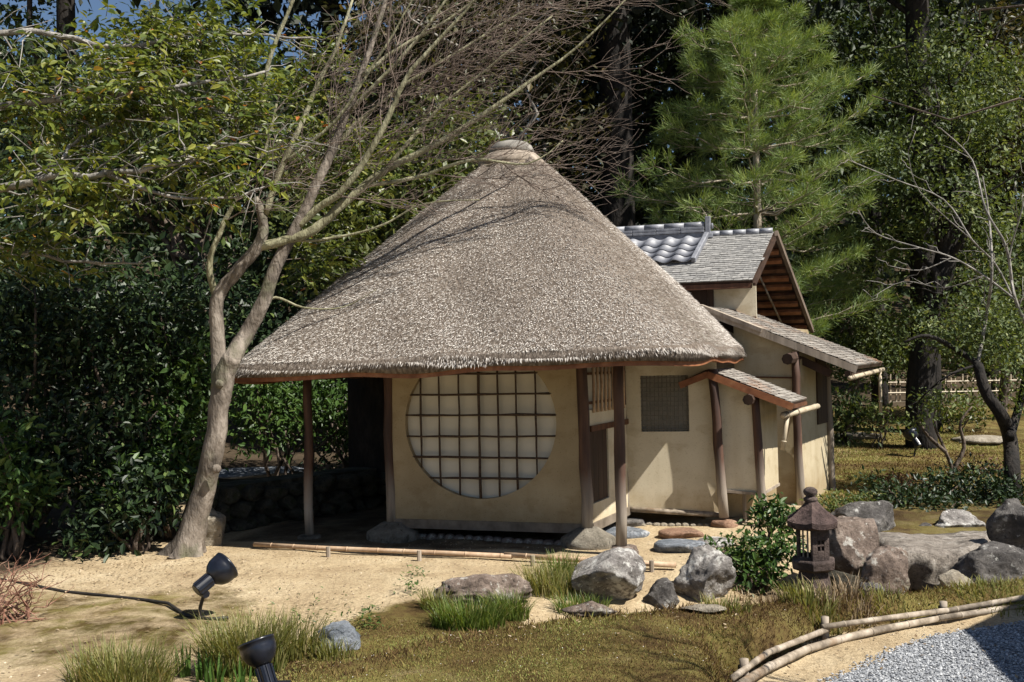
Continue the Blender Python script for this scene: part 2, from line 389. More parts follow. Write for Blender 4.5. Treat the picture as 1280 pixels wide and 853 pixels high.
def add_leaves(name, P, T, N, L, W, mat, parent=None, fine=False, rnd=None, kind='stuff'):
    n = len(P)
    L = np.broadcast_to(np.asarray(L, float), (n,)); W = np.broadcast_to(np.asarray(W, float), (n,))
    v, f, k = leaf_geo(P, T, N, L, W, fine)
    if rnd is None: rnd = rng.random(n)
    return place(name, mesh_np(name, v, f, np.repeat(rnd, k)), mat, parent, kind)

def crown_pts(blobs, n, clump=.35, per=22, shell=.55):
    """points of a crown: clumps scattered in ellipsoids; each blob = (centre, (rx,ry,rz))"""
    vol = np.array([b[1][0] * b[1][1] * b[1][2] for b in blobs]) ** .7; vol /= vol.sum()
    nc = max(1, n // per)
    bi = rng.choice(len(blobs), nc, p=vol)
    C = np.array([tuple(b[0]) for b in blobs])[bi]; R = np.array([b[1] for b in blobs], float)[bi]
    d = unit(rng.normal(size=(nc, 3))); rr = (shell + (1 - shell) * rng.random(nc)) ** 1.0
    inner = rng.random(nc) < .25; rr[inner] *= rng.random(inner.sum())
    cc = C + d * R * rr[:, None]
    shade = rng.random(nc)
    idx = np.repeat(np.arange(nc), per)
    P = cc[idx] + rng.normal(size=(len(idx), 3)) * clump * np.array([1, 1, .6])
    return P, d[idx], shade[idx]

def crown(name, blobs, n, size, mat, parent, clump=.35, per=22, shell=.55, droop=.2, aspect=.48, fine=False):
    P, D, sh = crown_pts(blobs, n, clump, per, shell)
    m = len(P)
    T = unit(D * .6 + rng.normal(size=(m, 3)) * .8 + np.array([0, 0, -droop]))
    N = unit(D * .4 + rng.normal(size=(m, 3)) * .5 + np.array([.25, -.15, .8]))
    L = size * (.5 + .85 * rng.random(m) ** 1.2)
    rnd = np.clip(sh * .55 + rng.random(m) * .5, 0, 1)
    return add_leaves(name, P, T, N, L, L * aspect, mat, parent, fine, rnd)

def curve_pts(a, b, n=6, sag=0., wob=.03):
    a = Vector(a); b = Vector(b); d = (b - a).length; out = []
    for i in range(n):
        t = i / (n - 1)
        p = a.lerp(b, t) + Vector((0, 0, 1)) * sag * math.sin(math.pi * t) * d
        if 0 < i < n - 1: p += Vector((random.gauss(0, wob), random.gauss(0, wob), random.gauss(0, wob))) * d
        out.append(p)
    return out

def limbs_to(mb, base, tops, r0, r1=.02, n=7, sides=6):
    for t in tops:
        mb.tube(curve_pts(base, t, n, .05, .035), list(np.linspace(r0, r1, n)), sides)

def blob(px, py, d, rx, ry, rd=None):
    k = d / F
    c = at(px, py, d)
    return (c, (rx * k, (rd if rd else rx * k), ry * k))

# ================================================================== GROUND
def lines(segs):
    out = []
    for a, b, st in segs: out += list(np.arange(a, b - 1e-6, st))
    out.append(segs[-1][1]); return np.array(out)
gx = lines([(-320, -40, 40), (-40, -8, 2), (-8, -4.5, .25), (-4.5, 5, .06), (5, 9, .25), (9, 40, 2), (40, 320, 40)])
gy = lines([(-80, -8, 12), (-8, 3, 1), (3, 12, .06), (12, 26, .3), (26, 80, 3), (80, 360, 40)])
GX, GY = np.meshgrid(gx, gy)
GZ = height(GX, GY)
nx, ny = len(gx), len(gy)
ii, jj = np.meshgrid(np.arange(nx - 1), np.arange(ny - 1)); q = (jj * nx + ii).ravel()
gme = mesh_np('ground', np.stack([GX.ravel(), GY.ravel(), GZ.ravel()], 1), np.stack([q, q + 1, q + nx + 1, q + nx], 1), smooth=True)

def moss_amt(x, y):
    x = np.asarray(x, float); y = np.asarray(y, float)
    e = y - crest(x)
    mound = sm(.55, .05, e) * sm(-1.9, -1.2, x)
    mound = mound * sm(0, .06, path_dist(x, y))
    back = sm(8.6, 9.6, y) * sm(2.9, 3.6, x - np.clip(y - 11, 0, 3) * .35) * sm(40, 24, y)
    bank = np.where(x > -.2, 1.0, .86) * sm(.1, .3, e) * sm(np.where(x < 0, 3.1, 2.1), np.where(x < 0, 2.3, 1.3), e) * sm(-3.0, -1.7, x) * sm(3, 1.5, x)
    left = .54 * sm(-1.4, -2.4, x) * sm(9.5, 8, y) * sm(5.8, 6.6, y)
    return np.clip(np.maximum.reduce([mound, back, bank, left]), 0, 1)
def soil_shade_amt(x, y):
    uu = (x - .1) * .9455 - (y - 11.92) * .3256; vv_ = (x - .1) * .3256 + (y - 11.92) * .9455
    under = .62 * sm(-3.0, -2.6, uu) * sm(.9, .3, x) * sm(-2.15, -1.95, vv_) * sm(3, 2.4, vv_)  # roof shade painted into the ground colour as darker packed earth
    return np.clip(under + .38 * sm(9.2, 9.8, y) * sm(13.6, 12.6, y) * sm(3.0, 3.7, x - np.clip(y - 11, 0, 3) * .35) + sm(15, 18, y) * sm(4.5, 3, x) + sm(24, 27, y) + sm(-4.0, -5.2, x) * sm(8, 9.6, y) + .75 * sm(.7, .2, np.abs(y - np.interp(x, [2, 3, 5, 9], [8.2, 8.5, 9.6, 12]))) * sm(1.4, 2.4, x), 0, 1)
for nm, fn in (('moss', moss_amt), ('soil_shade', soil_shade_amt)):
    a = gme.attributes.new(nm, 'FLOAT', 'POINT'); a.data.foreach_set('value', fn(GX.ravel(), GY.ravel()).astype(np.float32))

m, n, l, b = nt('earth')
tc = n.new('ShaderNodeTexCoord')
def N_(scale, det=8, rough=.6):
    z = n.new('ShaderNodeTexNoise'); z.inputs['Scale'].default_value = scale; z.inputs['Detail'].default_value = det; z.inputs['Roughness'].default_value = rough
    l.new(tc.outputs['Object'], z.inputs[0]); return z.outputs[0]
def mix_(f, a_, b_):
    x = n.new('ShaderNodeMix'); x.data_type = 'RGBA'
    l.new(f, x.inputs[0])
    for s, i in ((a_, 6), (b_, 7)):
        if isinstance(s, tuple): x.inputs[i].default_value = (*s, 1)
        else: l.new(s, x.inputs[i])
    return x.outputs[2]
def mask_(attr, nscale, amt, lo, hi):
    a = n.new('ShaderNodeAttribute'); a.attribute_name = attr
    mm = n.new('ShaderNodeMath'); mm.operation = 'MULTIPLY_ADD'
    l.new(N_(nscale, 9, .68), mm.inputs[0]); mm.inputs[1].default_value = amt; l.new(a.outputs['Fac'], mm.inputs[2])
    mr = n.new('ShaderNodeMapRange'); mr.inputs[1].default_value = lo + amt * .5; mr.inputs[2].default_value = hi + amt * .5
    l.new(mm.outputs[0], mr.inputs[0]); return mr.outputs[0]
r1 = ramp(n, [(.3, (.31, .235, .15)), (.5, (.45, .36, .24)), (.7, (.55, .46, .325))]); l.new(N_(1.6, 10, .65), r1.inputs[0])
r1b = ramp(n, [(.35, (.70, .66, .6)), (.6, (1.08, 1.06, 1.0))]); l.new(N_(38, 8, .7), r1b.inputs[0])
mu = n.new('ShaderNodeMix'); mu.data_type = 'RGBA'; mu.blend_type = 'MULTIPLY'; mu.inputs[0].default_value = 1
l.new(r1.outputs[0], mu.inputs[6]); l.new(r1b.outputs[0], mu.inputs[7])
r2 = ramp(n, [(.33, (.05, .033, .017)), (.45, (.115, .082, .034)), (.56, (.16, .14, .048)), (.67, (.21, .17, .09))]); l.new(N_(2.6, 10, .7), r2.inputs[0])
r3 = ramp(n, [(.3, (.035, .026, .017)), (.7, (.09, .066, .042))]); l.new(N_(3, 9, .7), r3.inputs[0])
rd_ = ramp(n, [(.36, (.42, .36, .3)), (.5, (.9, .85, .8)), (.62, (1.2, 1.18, 1.05))]); l.new(N_(.75, 6, .6), rd_.inputs[0])  # broad moss patches; tree shade on the back lawn put into the colour
md_ = n.new('ShaderNodeMix'); md_.data_type = 'RGBA'; md_.blend_type = 'MULTIPLY'; md_.inputs[0].default_value = 1
l.new(r2.outputs[0], md_.inputs[6]); l.new(rd_.outputs[0], md_.inputs[7])
c1 = mix_(mask_('moss', 3.5, .9, .38, .62), mu.outputs[2], md_.outputs[2])
c2 = mix_(mask_('soil_shade', 3, .6, .3, .7), c1, r3.outputs[0])
l.new(c2, b.inputs['Base Color']); b.inputs['Roughness'].default_value = .95; b.inputs['Specular IOR Level'].default_value = .1
bp = n.new('ShaderNodeBump'); bp.inputs['Strength'].default_value = .9; bp.inputs['Distance'].default_value = .06
l.new(N_(7, 14, .74), bp.inputs['Height']); l.new(bp.outputs[0], b.inputs['Normal'])
M['earth'] = m
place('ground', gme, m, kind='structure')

# gravel path on the near right
PBY = [-8, 0, 3.8, 5.03, 5.42, 5.74, 6.02, 6.24, 6.4, 6.67, 7.2, 7.9]
PBX = [1.05, 1.05, 1.12, 1.48, 1.70, 2.02, 2.32, 2.68, 3.01, 3.94, 6.4, 11.9]
pyv = np.concatenate([np.arange(-8, 4, .5), np.arange(4, 7.9, .06)])
pv, pf = [], []
W_ = 60
for y in pyv:
    xb = np.interp(y, PBY, PBX) + .04 * math.sin(y * 9) + .03 * math.sin(y * 21)
    xs = xb + (12.6 - xb) * np.linspace(0, 1, W_) ** 1.5
    pv.append(np.stack([xs, np.full(W_, y), height(xs, np.full(W_, y)) + .006], 1))
pv = np.concatenate(pv)
for j in range(len(pyv) - 1):
    for i in range(W_ - 1): pf.append((j * W_ + i, j * W_ + i + 1, (j + 1) * W_ + i + 1, (j + 1) * W_ + i))
M['gravel'] = noisy('gravel', [(.3, (.16, .165, .175)), (.5, (.28, .29, .305)), (.72, (.42, .43, .44))], 55, .9, .9, bdist=.02)
place('gravel_path', mesh_np('gravel_path', pv, np.array(pf)), M['gravel'], kind='structure')

def pebbles(name, P, R, mat, label=None):
    """many little octahedral stones as one object"""
    n_ = len(P); o8 = np.array([[1, 0, 0], [0, 1, 0], [-1, 0, 0], [0, -1, 0], [0, 0, .8], [0, 0, -.8]], float)
    f8 = np.array([[0, 1, 4], [1, 2, 4], [2, 3, 4], [3, 0, 4], [1, 0, 5], [2, 1, 5], [3, 2, 5], [0, 3, 5]])
    sc = R[:, None, None] * (.65 + .7 * rng.random((n_, 6, 1)))
    v = o8[None] * sc * np.array([1, 1, .7])
    th = rng.random(n_) * 6.28; c, s = np.cos(th)[:, None], np.sin(th)[:, None]
    tl = rng.normal(size=(n_, 2)) * .3
    x = v[..., 0] * c - v[..., 1] * s; y = v[..., 0] * s + v[..., 1] * c; z = v[..., 2] + x * tl[:, :1] + y * tl[:, 1:]
    v = np.stack([x, y, z], -1) + P[:, None]
    f = (np.arange(n_)[:, None, None] * 6 + f8[None]).reshape(-1, 3)
    o = place(name, mesh_np(name, v.reshape(-1, 3), f, np.repeat(rng.random(n_), 8)), mat, kind='stuff')
    return tag(o, label)
py_ = 4.5 + 2.8 * rng.random(70000); px_ = 1.2 + 4.2 * rng.random(70000)
ok = (px_ > np.interp(py_, PBY, PBX) - .05 + rng.normal(size=70000) * .03) & (px_ < .56 * py_ + .8)
px_, py_ = px_[ok], py_[ok]; R = .0045 + .0065 * rng.random(len(px_))
pebbles('gravel', np.stack([px_, py_, height(px_, py_) + .008 + R * .3], 1), R, M['pebble'], 'loose blue grey gravel spread over the path at lower right')

# ================================================================== TEA HOUSE (thatched pavilion)
U2 = Vector((.9455, -.3256, 0)); V2 = Vector((.3256, .9455, 0)); RCEN = Vector((.10, 11.92, 0))
AU, AV, Z_AP = 2.55, 2.57, 4.33
house = root('tea_house', (.1, 11.9, 0), 'cream walled tea house under a tall thatched roof with a big round lattice window', 'tea house')

def sup(th, n_):
    c, s = np.cos(th), np.sin(th)
    return (np.abs(c) ** n_ + np.abs(s) ** n_) ** (-1 / n_)
def thatch_pt(th, t):
    """t 0 = under the cap, 1 = eave; >1 rolls under the eave"""
    n_ = 2.3 + 6.7 * np.clip(t, 0, 1) ** 1.3
    k = sup(th, n_)
    r = (.088 + .912 * np.minimum(t, 1) ** .96) * (sup(math.pi / 4, 9.0) / sup(math.pi / 4, n_)) ** (.62 - .26 * np.cos(th))
    z_e = 1.955 + .06 * (k * np.cos(th))
    tt = np.minimum(t, 1)
    z = Z_AP - (Z_AP - z_e) * tt
    z = z + .012 * np.sin(th * 7 + t * 5) + .012 * np.sin(th * 13 - t * 9)
    roll = np.clip(t - 1, 0, 1)                      # 0..1 : from the top edge round to the bottom of the eave
    z = z - .155 * roll ** 1.3; r = r + .03 * np.sin(roll * math.pi * .5) * (1 - .5 * roll)
    a, b_ = r * k * np.cos(th) * np.where(np.cos(th) > 0, AU - .13, AU), r * k * np.sin(th) * AV
    return np.stack([RCEN.x + U2.x * a + V2.x * b_, RCEN.y + U2.y * a + V2.y * b_, z], -1)

nth, ntt = 200, 46
ths = np.linspace(0, 2 * math.pi, nth, endpoint=False)
tts = np.concatenate([np.linspace(0, 1, ntt), [1.15, 1.4, 1.7, 2.0]])
TH, TT = np.meshgrid(ths, tts)
V = thatch_pt(TH, TT)
# the underside rises towards the centre
inner = []
for s_ in (.93, .6, .2):
    Pi = thatch_pt(ths, np.full(nth, 1.0)); Pi[:, :2] = np.array([RCEN.x, RCEN.y]) + (Pi[:, :2] - np.array([RCEN.x, RCEN.y])) * s_
    Pi[:, 2] = 1.815 + (1 - s_) * 1.9 + .06 * 0
    inner.append(Pi)
V = np.concatenate([V, np.array(inner)], 0)
rows = V.shape[0]
fc = []
for j in range(rows - 1):
    for i in range(nth):
        i2 = (i + 1) % nth
        fc.append((j * nth + i, (j + 1) * nth + i, (j + 1) * nth + i2, j * nth + i2))
thatch = place('thatched_roof', mesh_np('thatched_roof', V.reshape(-1, 3), np.array(fc), smooth=True), M['thatch'], house)

def straws(n_, t_lo, t_hi, L, W, lift, jit, power=.5):
    t = (t_lo ** 2 + (t_hi ** 2 - t_lo ** 2) * rng.random(n_)) ** power if t_hi <= 1 else t_lo + (t_hi - t_lo) * rng.random(n_)
    al = rng.random(n_) * 8                              # even spacing along the four sides
    sd = al // 2; w = al % 2 - 1
    th = np.where(np.abs(w) < 2, np.arctan(w), 0) + sd * math.pi / 2
    P = thatch_pt(th, t); e = 1e-3
    Dn = unit(thatch_pt(th, np.minimum(t + .02, 1.0)) - thatch_pt(th, np.minimum(t + .02, 1.0) - .02))
    Tn = unit(thatch_pt(th + e, t) - P); Nn = unit(np.cross(Dn, Tn))
    Nn[Nn[:, 2] < 0] *= -1
    T = Dn + Nn * (lift + jit * .5 * rng.normal(size=(n_, 1))) + Tn * jit * rng.normal(size=(n_, 1))
    return P - Nn * .012, T, Nn, t
rng2 = rng
P1, T1, N1, t1 = straws(340000, .02, 1.0, 0, 0, .30, .42)
P2, T2, N2, t2 = straws(6000, .965, 1.0, 0, 0, .12, .25)
P3, T3, N3, t3 = straws(16000, 1.0, 1.6, 0, 0, .10, .16); T3 = T3 + np.array([0, 0, -.35])
P = np.concatenate([P1, P2, P3]); T = np.concatenate([T1, T2, T3]); N = np.concatenate([N1, N2, N3])
ns = len(P)
# colour: streaky weathering that belongs to the straw (patches), plus straw to straw variation
wx = np.sin(P[:, 0] * 2.1 + P[:, 2] * 3.3) * np.sin(P[:, 1] * 1.7 - P[:, 2] * 2.2 + 1) * .10
wx = wx + .26 * np.array([mnoise.noise((a * .75, b * .75, c * 1.1 + 4)) + .5 * mnoise.noise((a * 2.2, b * 2.2, c * 1.6)) for a, b, c in P.tolist()]) - .22 * np.exp(-((P[:, 2] - 4.15) / .22) ** 2)
rnd = np.clip(.62 + .32 * rng.normal(size=ns) + wx + .10 * np.sin(P[:, 0] * 5.3 + 2 * np.sin(P[:, 2] * 3.1)) * np.sin(P[:, 2] * 6.1 + P[:, 1]), 0, 1)
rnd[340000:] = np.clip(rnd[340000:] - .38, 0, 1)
add_leaves('straw', P, T, N, .030 + .038 * rng.random(ns), .0048 + .0052 * rng.random(ns), M['straw'], thatch, rnd=rnd)

# eave board under the thatch (a squared ring of four curved boards)
mb = MB(); ring = []
for k in range(160):
    th = 2 * math.pi * k / 160
    p = thatch_pt(np.array(th), np.array(2.0)); c2 = np.array([RCEN.x, RCEN.y])
    o_ = c2 + (p[:2] - c2) * .992; i_ = c2 + (p[:2] - c2) * .955
    ring.append(((o_[0], o_[1], p[2] + .01), (o_[0], o_[1], p[2] - .042), (i_[0], i_[1], p[2] - .030), (i_[0], i_[1], p[2] + .02)))
for k in range(160):
    a, b_ = ring[k], ring[(k + 1) % 160]
    for s_ in range(4):
        mb.quad(a[s_], a[(s_ + 1) % 4], b_[(s_ + 1) % 4], b_[s_])
mb.build('eave_board', M['wood_red'], house)

# cap
ap = Vector((RCEN.x - .06, RCEN.y, Z_AP))
mb = MB(); mb.lathe(ap, [(.40, -.13), (.41, -.08), (.34, -.01), (.295, .03), (.27, .04)], 26)
cap = mb.build('roof_cap', M['wood_grey'], house, True)
mb = MB(); mb.lathe(ap, [(.265, .035), (.275, .07), (.25, .125), (.20, .165), (.11, .19), (.02, .195)], 26)
M['cap'] = noisy('cap', [(.3, (.13, .12, .105)), (.55, (.23, .215, .19)), (.75, (.33, .31, .275))], 9, .85, .5, bdist=.012)
mb.build('cap_dome', M['cap'], cap, True)
mb = MB()
pts = [ap + Vector((.40 * math.cos(a), .40 * math.sin(a), -.15 + .012 * math.sin(9 * a))) for a in np.linspace(0, 2 * math.pi, 60)]
mb.tube(pts, .032, 7); mb.build('rope', M['rope'], cap, True)

# ---- plan points
A = Vector((-1.325, 10.77, 0)); B = Vector((.73, 10.14, 0)); C1 = Vector((1.267, 11.34, 0)); C2 = Vector((2.28, 11.12, 0))
def wall_frame(P_, Q_):
    d = (Q_ - P_); L_ = d.length; d = d / L_; nn = Vector((d.y, -d.x, 0))    # outward = towards the viewer for left-to-right walls
    return lambda s, z, o=0.0: P_ + d * s + nn * o + Vector((0, 0, z)), L_
def panel(mb, W, s0, s1, z0, z1, o0, o1, dz=0.0):
    mb.hexa([W(s0, z0, o1), W(s1, z0 - dz, o1), W(s1, z0 - dz, o0), W(s0, z0, o0),
             W(s0, z1, o1), W(s1, z1, o1), W(s1, z1, o0), W(s0, z1, o0)])
def post(name, a, b_, r, mat, parent, n_=9, wob=.0035, taper=.9):
    mb = MB(); pts = curve_pts(a, b_, 7, 0, wob)
    mb.tube(pts, [r * (1 + (taper - 1) * i / 6) * (1 + random.gauss(0, .03)) for i in range(7)], n_)
    return mb.build(name, mat, parent, True)
def post_mat():
    """brown timber, paler and greyer towards its foot"""
    m, n, l, b = nt('post_wood')
    tc = n.new('ShaderNodeTexCoord'); mp = n.new('ShaderNodeMapping'); mp.inputs['Scale'].default_value = (1, 1, .1)
    l.new(tc.outputs['Object'], mp.inputs[0])
    z = n.new('ShaderNodeTexNoise'); z.inputs['Scale'].default_value = 16; z.inputs['Detail'].default_value = 9
    l.new(mp.outputs[0], z.inputs[0])
    ra = ramp(n, [(.3, (.028, .013, .009)), (.5, (.058, .027, .017)), (.72, (.115, .058, .034))])
    rb = ramp(n, [(.3, (.15, .12, .095)), (.5, (.29, .25, .205)), (.72, (.42, .375, .32))])
    l.new(z.outputs[0], ra.inputs[0]); l.new(z.outputs[0], rb.inputs[0])
    sp = n.new('ShaderNodeSeparateXYZ'); l.new(tc.outputs['Object'], sp.inputs[0])
    ad = n.new('ShaderNodeMath'); ad.operation = 'MULTIPLY_ADD'; l.new(z.outputs[0], ad.inputs[0]); ad.inputs[1].default_value = .5; l.new(sp.outputs[2], ad.inputs[2])
    mr = n.new('ShaderNodeMapRange'); mr.inputs[1].default_value = .55; mr.inputs[2].default_value = 1.05; mr.inputs[3].default_value = 1; mr.inputs[4].default_value = 0
    l.new(ad.outputs[0], mr.inputs[0])
    mx = n.new('ShaderNodeMix'); mx.data_type = 'RGBA'
    l.new(mr.outputs[0], mx.inputs[0]); l.new(ra.outputs[0], mx.inputs[6]); l.new(rb.outputs[0], mx.inputs[7])
    l.new(mx.outputs[2], b.inputs['Base Color']); b.inputs['Roughness'].default_value = .75
    bp = n.new('ShaderNodeBump'); bp.inputs['Strength'].default_value = .5; bp.inputs['Distance'].default_value = .01
    l.new(z.outputs[0], bp.inputs['Height']); l.new(bp.outputs[0], b.inputs['Normal'])
    return m
M['post'] = post_mat()
SILL = .21
# ---- front wall with a round opening
WF, LF = wall_frame(A, B)
wc = at(598.6, 529, 10.43); sC = (Vector((wc.x, wc.y, 0)) - A).dot((B - A).normalized()); zC = wc.z; RW = 94.5 * 10.43 / F; RX = RW * 1.055
mb = MB(); NS = 72
def edge_pt(a):
    c, s = math.cos(a), math.sin(a)
    x0, x1, z0, z1 = -sC, LF - sC, SILL - zC, 2.25 - zC
    ts = []
    if c > 1e-6: ts.append(x1 / c)
    if c < -1e-6: ts.append(x0 / c)
    if s > 1e-6: ts.append(z1 / s)
    if s < -1e-6: ts.append(z0 / s)
    t = min(ts); return (sC + c * t, zC + s * t), (sC + RX * c, zC + RW * s)
AS = sorted([2 * math.pi * k / NS for k in range(NS)] + [math.atan2(z, x) % (2 * math.pi) for x in (-sC, LF - sC) for z in (SILL - zC, 2.25 - zC)])
for a0_, a1_ in zip(AS, AS[1:] + [2 * math.pi]):
    (e0, i0), (e1, i1) = edge_pt(a0_), edge_pt(a1_)
    for o_, fl in ((.04, 1), (-.04, 0)):
        qd = [WF(*e0, o_), WF(*e1, o_), WF(*i1, o_), WF(*i0, o_)]
        mb.quad(*(qd if fl else qd[::-1]))
    mb.quad(WF(*i0, .04), WF(*i1, .04), WF(*i1, -.04), WF(*i0, -.04))
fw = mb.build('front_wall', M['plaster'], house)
mb = MB(); panel(mb, WF, -.02, LF + .02, SILL - .09, SILL + .005, -.05, .055); mb.build('sill', M['sill'], fw)
rw = mb = MB()
mb.add([WF(sC + (RX + .03) * math.cos(a), zC + (RW + .03) * math.sin(a), -.035) for a in np.linspace(0, 2 * math.pi, 60, endpoint=False)], [tuple(range(60))])
mb.add([WF(sC + (RX + .03) * math.cos(a), zC + (RW + .03) * math.sin(a), -.05) for a in np.linspace(0, 2 * math.pi, 60, endpoint=False)], [tuple(range(60))[::-1]])
rwin = mb.build('round_window', M['paper'], house)
def s_of(px):      # along the front wall at a photo column (window height)
    v = at(px, 540, 1.0); k = v.x
    d = (B - A).normalized()
    return (k * A.y - A.x) / (d.x - k * d.y)
def z_of(py, px=600):
    v = at(px, py, 10.45); return v.z
for i, px in enumerate((527, 550, 574.5, 599.5, 623.5, 646, 670.5)):
    s_ = s_of(px); h_ = RW * math.sqrt(max(0, 1 - ((s_ - sC) / RX) ** 2)) + .015
    mb = MB(); r = .0155 if i == 3 else .0115
    pts = [WF(s_ + random.gauss(0, .002), zC - h_ + 2 * h_ * t, .012) for t in np.linspace(0, 1, 8)]
    mb.tube(pts, [r * (1 + random.gauss(0, .12)) for _ in range(8)], 6); mb.build('lattice_bar', M['twig_bar'], rwin, True)
for py in (467.5, 493, 519, 545.5, 572, 598):
    z_ = z_of(py); h_ = RX * math.sqrt(max(0, 1 - ((z_ - zC) / RW) ** 2)) + .015
    mb = MB(); pts = [WF(sC - h_ + 2 * h_ * t, z_ + random.gauss(0, .002), .028) for t in np.linspace(0, 1, 9)]
    mb.tube(pts, [.0125 * (1 + random.gauss(0, .12)) for _ in range(9)], 6); mb.build('lattice_bar', M['twig_bar'], rwin, True)

# ---- entrance side wall (B -> C1)
WS, LS = wall_frame(B, C1)
mb = MB(); panel(mb, WS, .05, LS, SILL, .40, -.04, .03); panel(mb, WS, .62, LS, .40, 1.14, -.04, .03)
panel(mb, WS, .05, LS, 1.20, 1.36, -.04, .03); panel(mb, WS, .05, LS, 1.92, 2.3, -.04, .03)
sw = mb.build('entrance_wall', M['plaster_pale'], house)
mb = MB(); panel(mb, WS, .04, LS, SILL - .09, SILL, -.05, .05); mb.build('sill', M['sill'], sw)
mb = MB(); panel(mb, WS, .04, LS, 1.14, 1.20, -.05, .05); mb.build('lintel', M['wood'], sw)
mb = MB(); panel(mb, WS, .04, .62, .40, 1.14, -.04, .0); dr = mb.build('sliding_door', M['wood_dark'], sw)
for k in range(4):
    mb = MB(); panel(mb, WS, .05 + .145 * k, .19 + .145 * k, .405, 1.135, .0, .012); mb.build('door_board', M['wood_dark'], dr)
mb = MB(); panel(mb, WS, .06, LS - .02, 1.36, 1.92, -.04, -.02); lw = mb.build('slatted_window', M['paper'], house)
for k in range(9):
    s_ = .14 + k * .125; mb = MB(); mb.tube([WS(s_, 1.33, .045), WS(s_ + .004, 1.62, .047), WS(s_, 1.93, .045)], .017, 6); mb.build('slat', M['bamboo'], lw, True)
for z_ in (1.42, 1.72):
    mb = MB(); panel(mb, WS, .05, LS - .02, z_, z_ + .025, -.018, .028); mb.build('rail', M['wood'], lw)

# ---- wall with the square reed window (C1 -> C2)
WR, LR = wall_frame(C1, C2)
sq = [at(800, 470, 11.26), at(860, 470, 11.15), at(858, 539, 11.15), at(803, 540, 11.26)]
s0 = (Vector((sq[0].x, sq[0].y, 0)) - C1).dot((C2 - C1).normalized()); s1 = (Vector((sq[1].x, sq[1].y, 0)) - C1).dot((C2 - C1).normalized())
zt, zb = sq[0].z, sq[3].z
mb = MB(); panel(mb, WR, 0, s0, SILL - .01, 1.93, -.04, .03, .05); panel(mb, WR, s1, LR, SILL - .04, 1.93, -.04, .03, .03)
panel(mb, WR, s0, s1, SILL - .03, zb, -.04, .03, .04); panel(mb, WR, s0, s1, zt, 1.93, -.04, .03)
rwl = mb.build('reed_window_wall', M['plaster_pale'], house)
mb = MB(); mb.tube([WR(-.02, SILL - .03, .03), WR(.5, SILL - .055, .035), WR(LR + .02, SILL - .085, .03)], .03, 8); mb.build('sill', M['bamboo_old'], rwl, True)
mb = MB(); panel(mb, WR, s0, s1, zb, zt, -.035, -.03)
M['grey_paper'] = noisy('grey_paper', [(.3, (.23, .22, .19)), (.7, (.33, .31, .27))], 9, .9, .1)
rd = mb.build('reed_window', M['grey_paper'], house)
M['reed'] = noisy('reed', [(.3, (.11, .10, .085)), (.7, (.22, .20, .17))], 30, .8, .3, bdist=.004)
for k in range(12):
    s_ = s0 + (s1 - s0) * (k + .5) / 12; mb = MB(); mb.tube([WR(s_ + random.gauss(0, .004), zb, .0), WR(s_ + random.gauss(0, .004), (zb + zt) / 2, .002), WR(s_ + random.gauss(0, .004), zt, .0)], .0065, 5); mb.build('reed', M['reed'], rd)
for k in range(12):
    z_ = zb + (zt - zb) * (k + .5) / 12; mb = MB(); mb.tube([WR(s0, z_ + random.gauss(0, .004), .016), WR(s1, z_ + random.gauss(0, .004), .016)], .005, 5); mb.build('reed', M['reed'], rd)
# back wall and dark room behind (closes the house)
D1 = A + V2 * 2.3; D2 = C1 + V2 * 1.9
mb = MB(); WB, LB = wall_frame(A - U2 * .02, D1); panel(mb, WB, 0, LB, SILL, 2.35, -.04, .04)
WB, LB = wall_frame(D1, D2); panel(mb, WB, 0, LB, SILL, 2.35, -.04, .04)
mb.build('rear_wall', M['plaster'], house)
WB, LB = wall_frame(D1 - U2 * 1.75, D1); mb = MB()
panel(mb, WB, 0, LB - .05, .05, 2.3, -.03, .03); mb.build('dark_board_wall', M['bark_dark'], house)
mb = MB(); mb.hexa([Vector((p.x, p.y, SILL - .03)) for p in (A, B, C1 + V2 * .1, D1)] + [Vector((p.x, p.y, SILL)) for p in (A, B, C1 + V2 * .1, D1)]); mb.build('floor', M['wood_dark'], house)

# ---- posts and their stones
def stone_mesh(name, r, h, seed, flat=0, cuts=7, rough=.12, sub=3, cutd=(.62, .95), aspect=(1, 1)):
    import bmesh
    rs = random.Random(seed); bm = bmesh.new(); bmesh.ops.create_icosphere(bm, subdivisions=sub, radius=1)
    pl = []
    for _ in range(cuts):
        v = Vector((rs.gauss(0, 1), rs.gauss(0, 1), rs.gauss(0, .8))).normalized(); pl.append((v, rs.uniform(*cutd)))
    o_ = Vector((rs.uniform(0, 99), rs.uniform(0, 99), rs.uniform(0, 99)))
    for v in bm.verts:
        p = v.co.copy()
        for nn, c in pl:
            d = p.dot(nn) - c
            if d > 0: p -= nn * d
        if flat and p.z > flat: p.z = flat + (p.z - flat) * .12
        n1 = mnoise.noise(p * 1.7 + o_); n2 = mnoise.noise(p * 4 + o_); n3 = mnoise.noise(p * 9 + o_)
        f = 1 + rough * n1 + rough * .6 * n2 - rough * .5 * max(0, .25 - abs(n3 + n2 * .4)) + (rough * .22 * mnoise.noise(p * 21 + o_) if sub > 3 else 0)
        p = p * f
        v.co = Vector((p.x * r * aspect[0], p.y * r * aspect[1], p.z * h))
    me = bpy.data.meshes.new(name); bm.to_mesh(me); bm.free()
    me.polygons.foreach_set('use_smooth', np.full(len(me.polygons), True)); return me
def rotm(me, a): me.transform(Matrix.Rotation(a, 4, 'Z')); return me
def foot(c, r, h, mat, seed, flat=.5, rough=.06):
    me = stone_mesh('base_stone', r, h, seed, flat, 3, rough); me.transform(Matrix.Translation(c))
    return place('base_stone', me, mat, house)
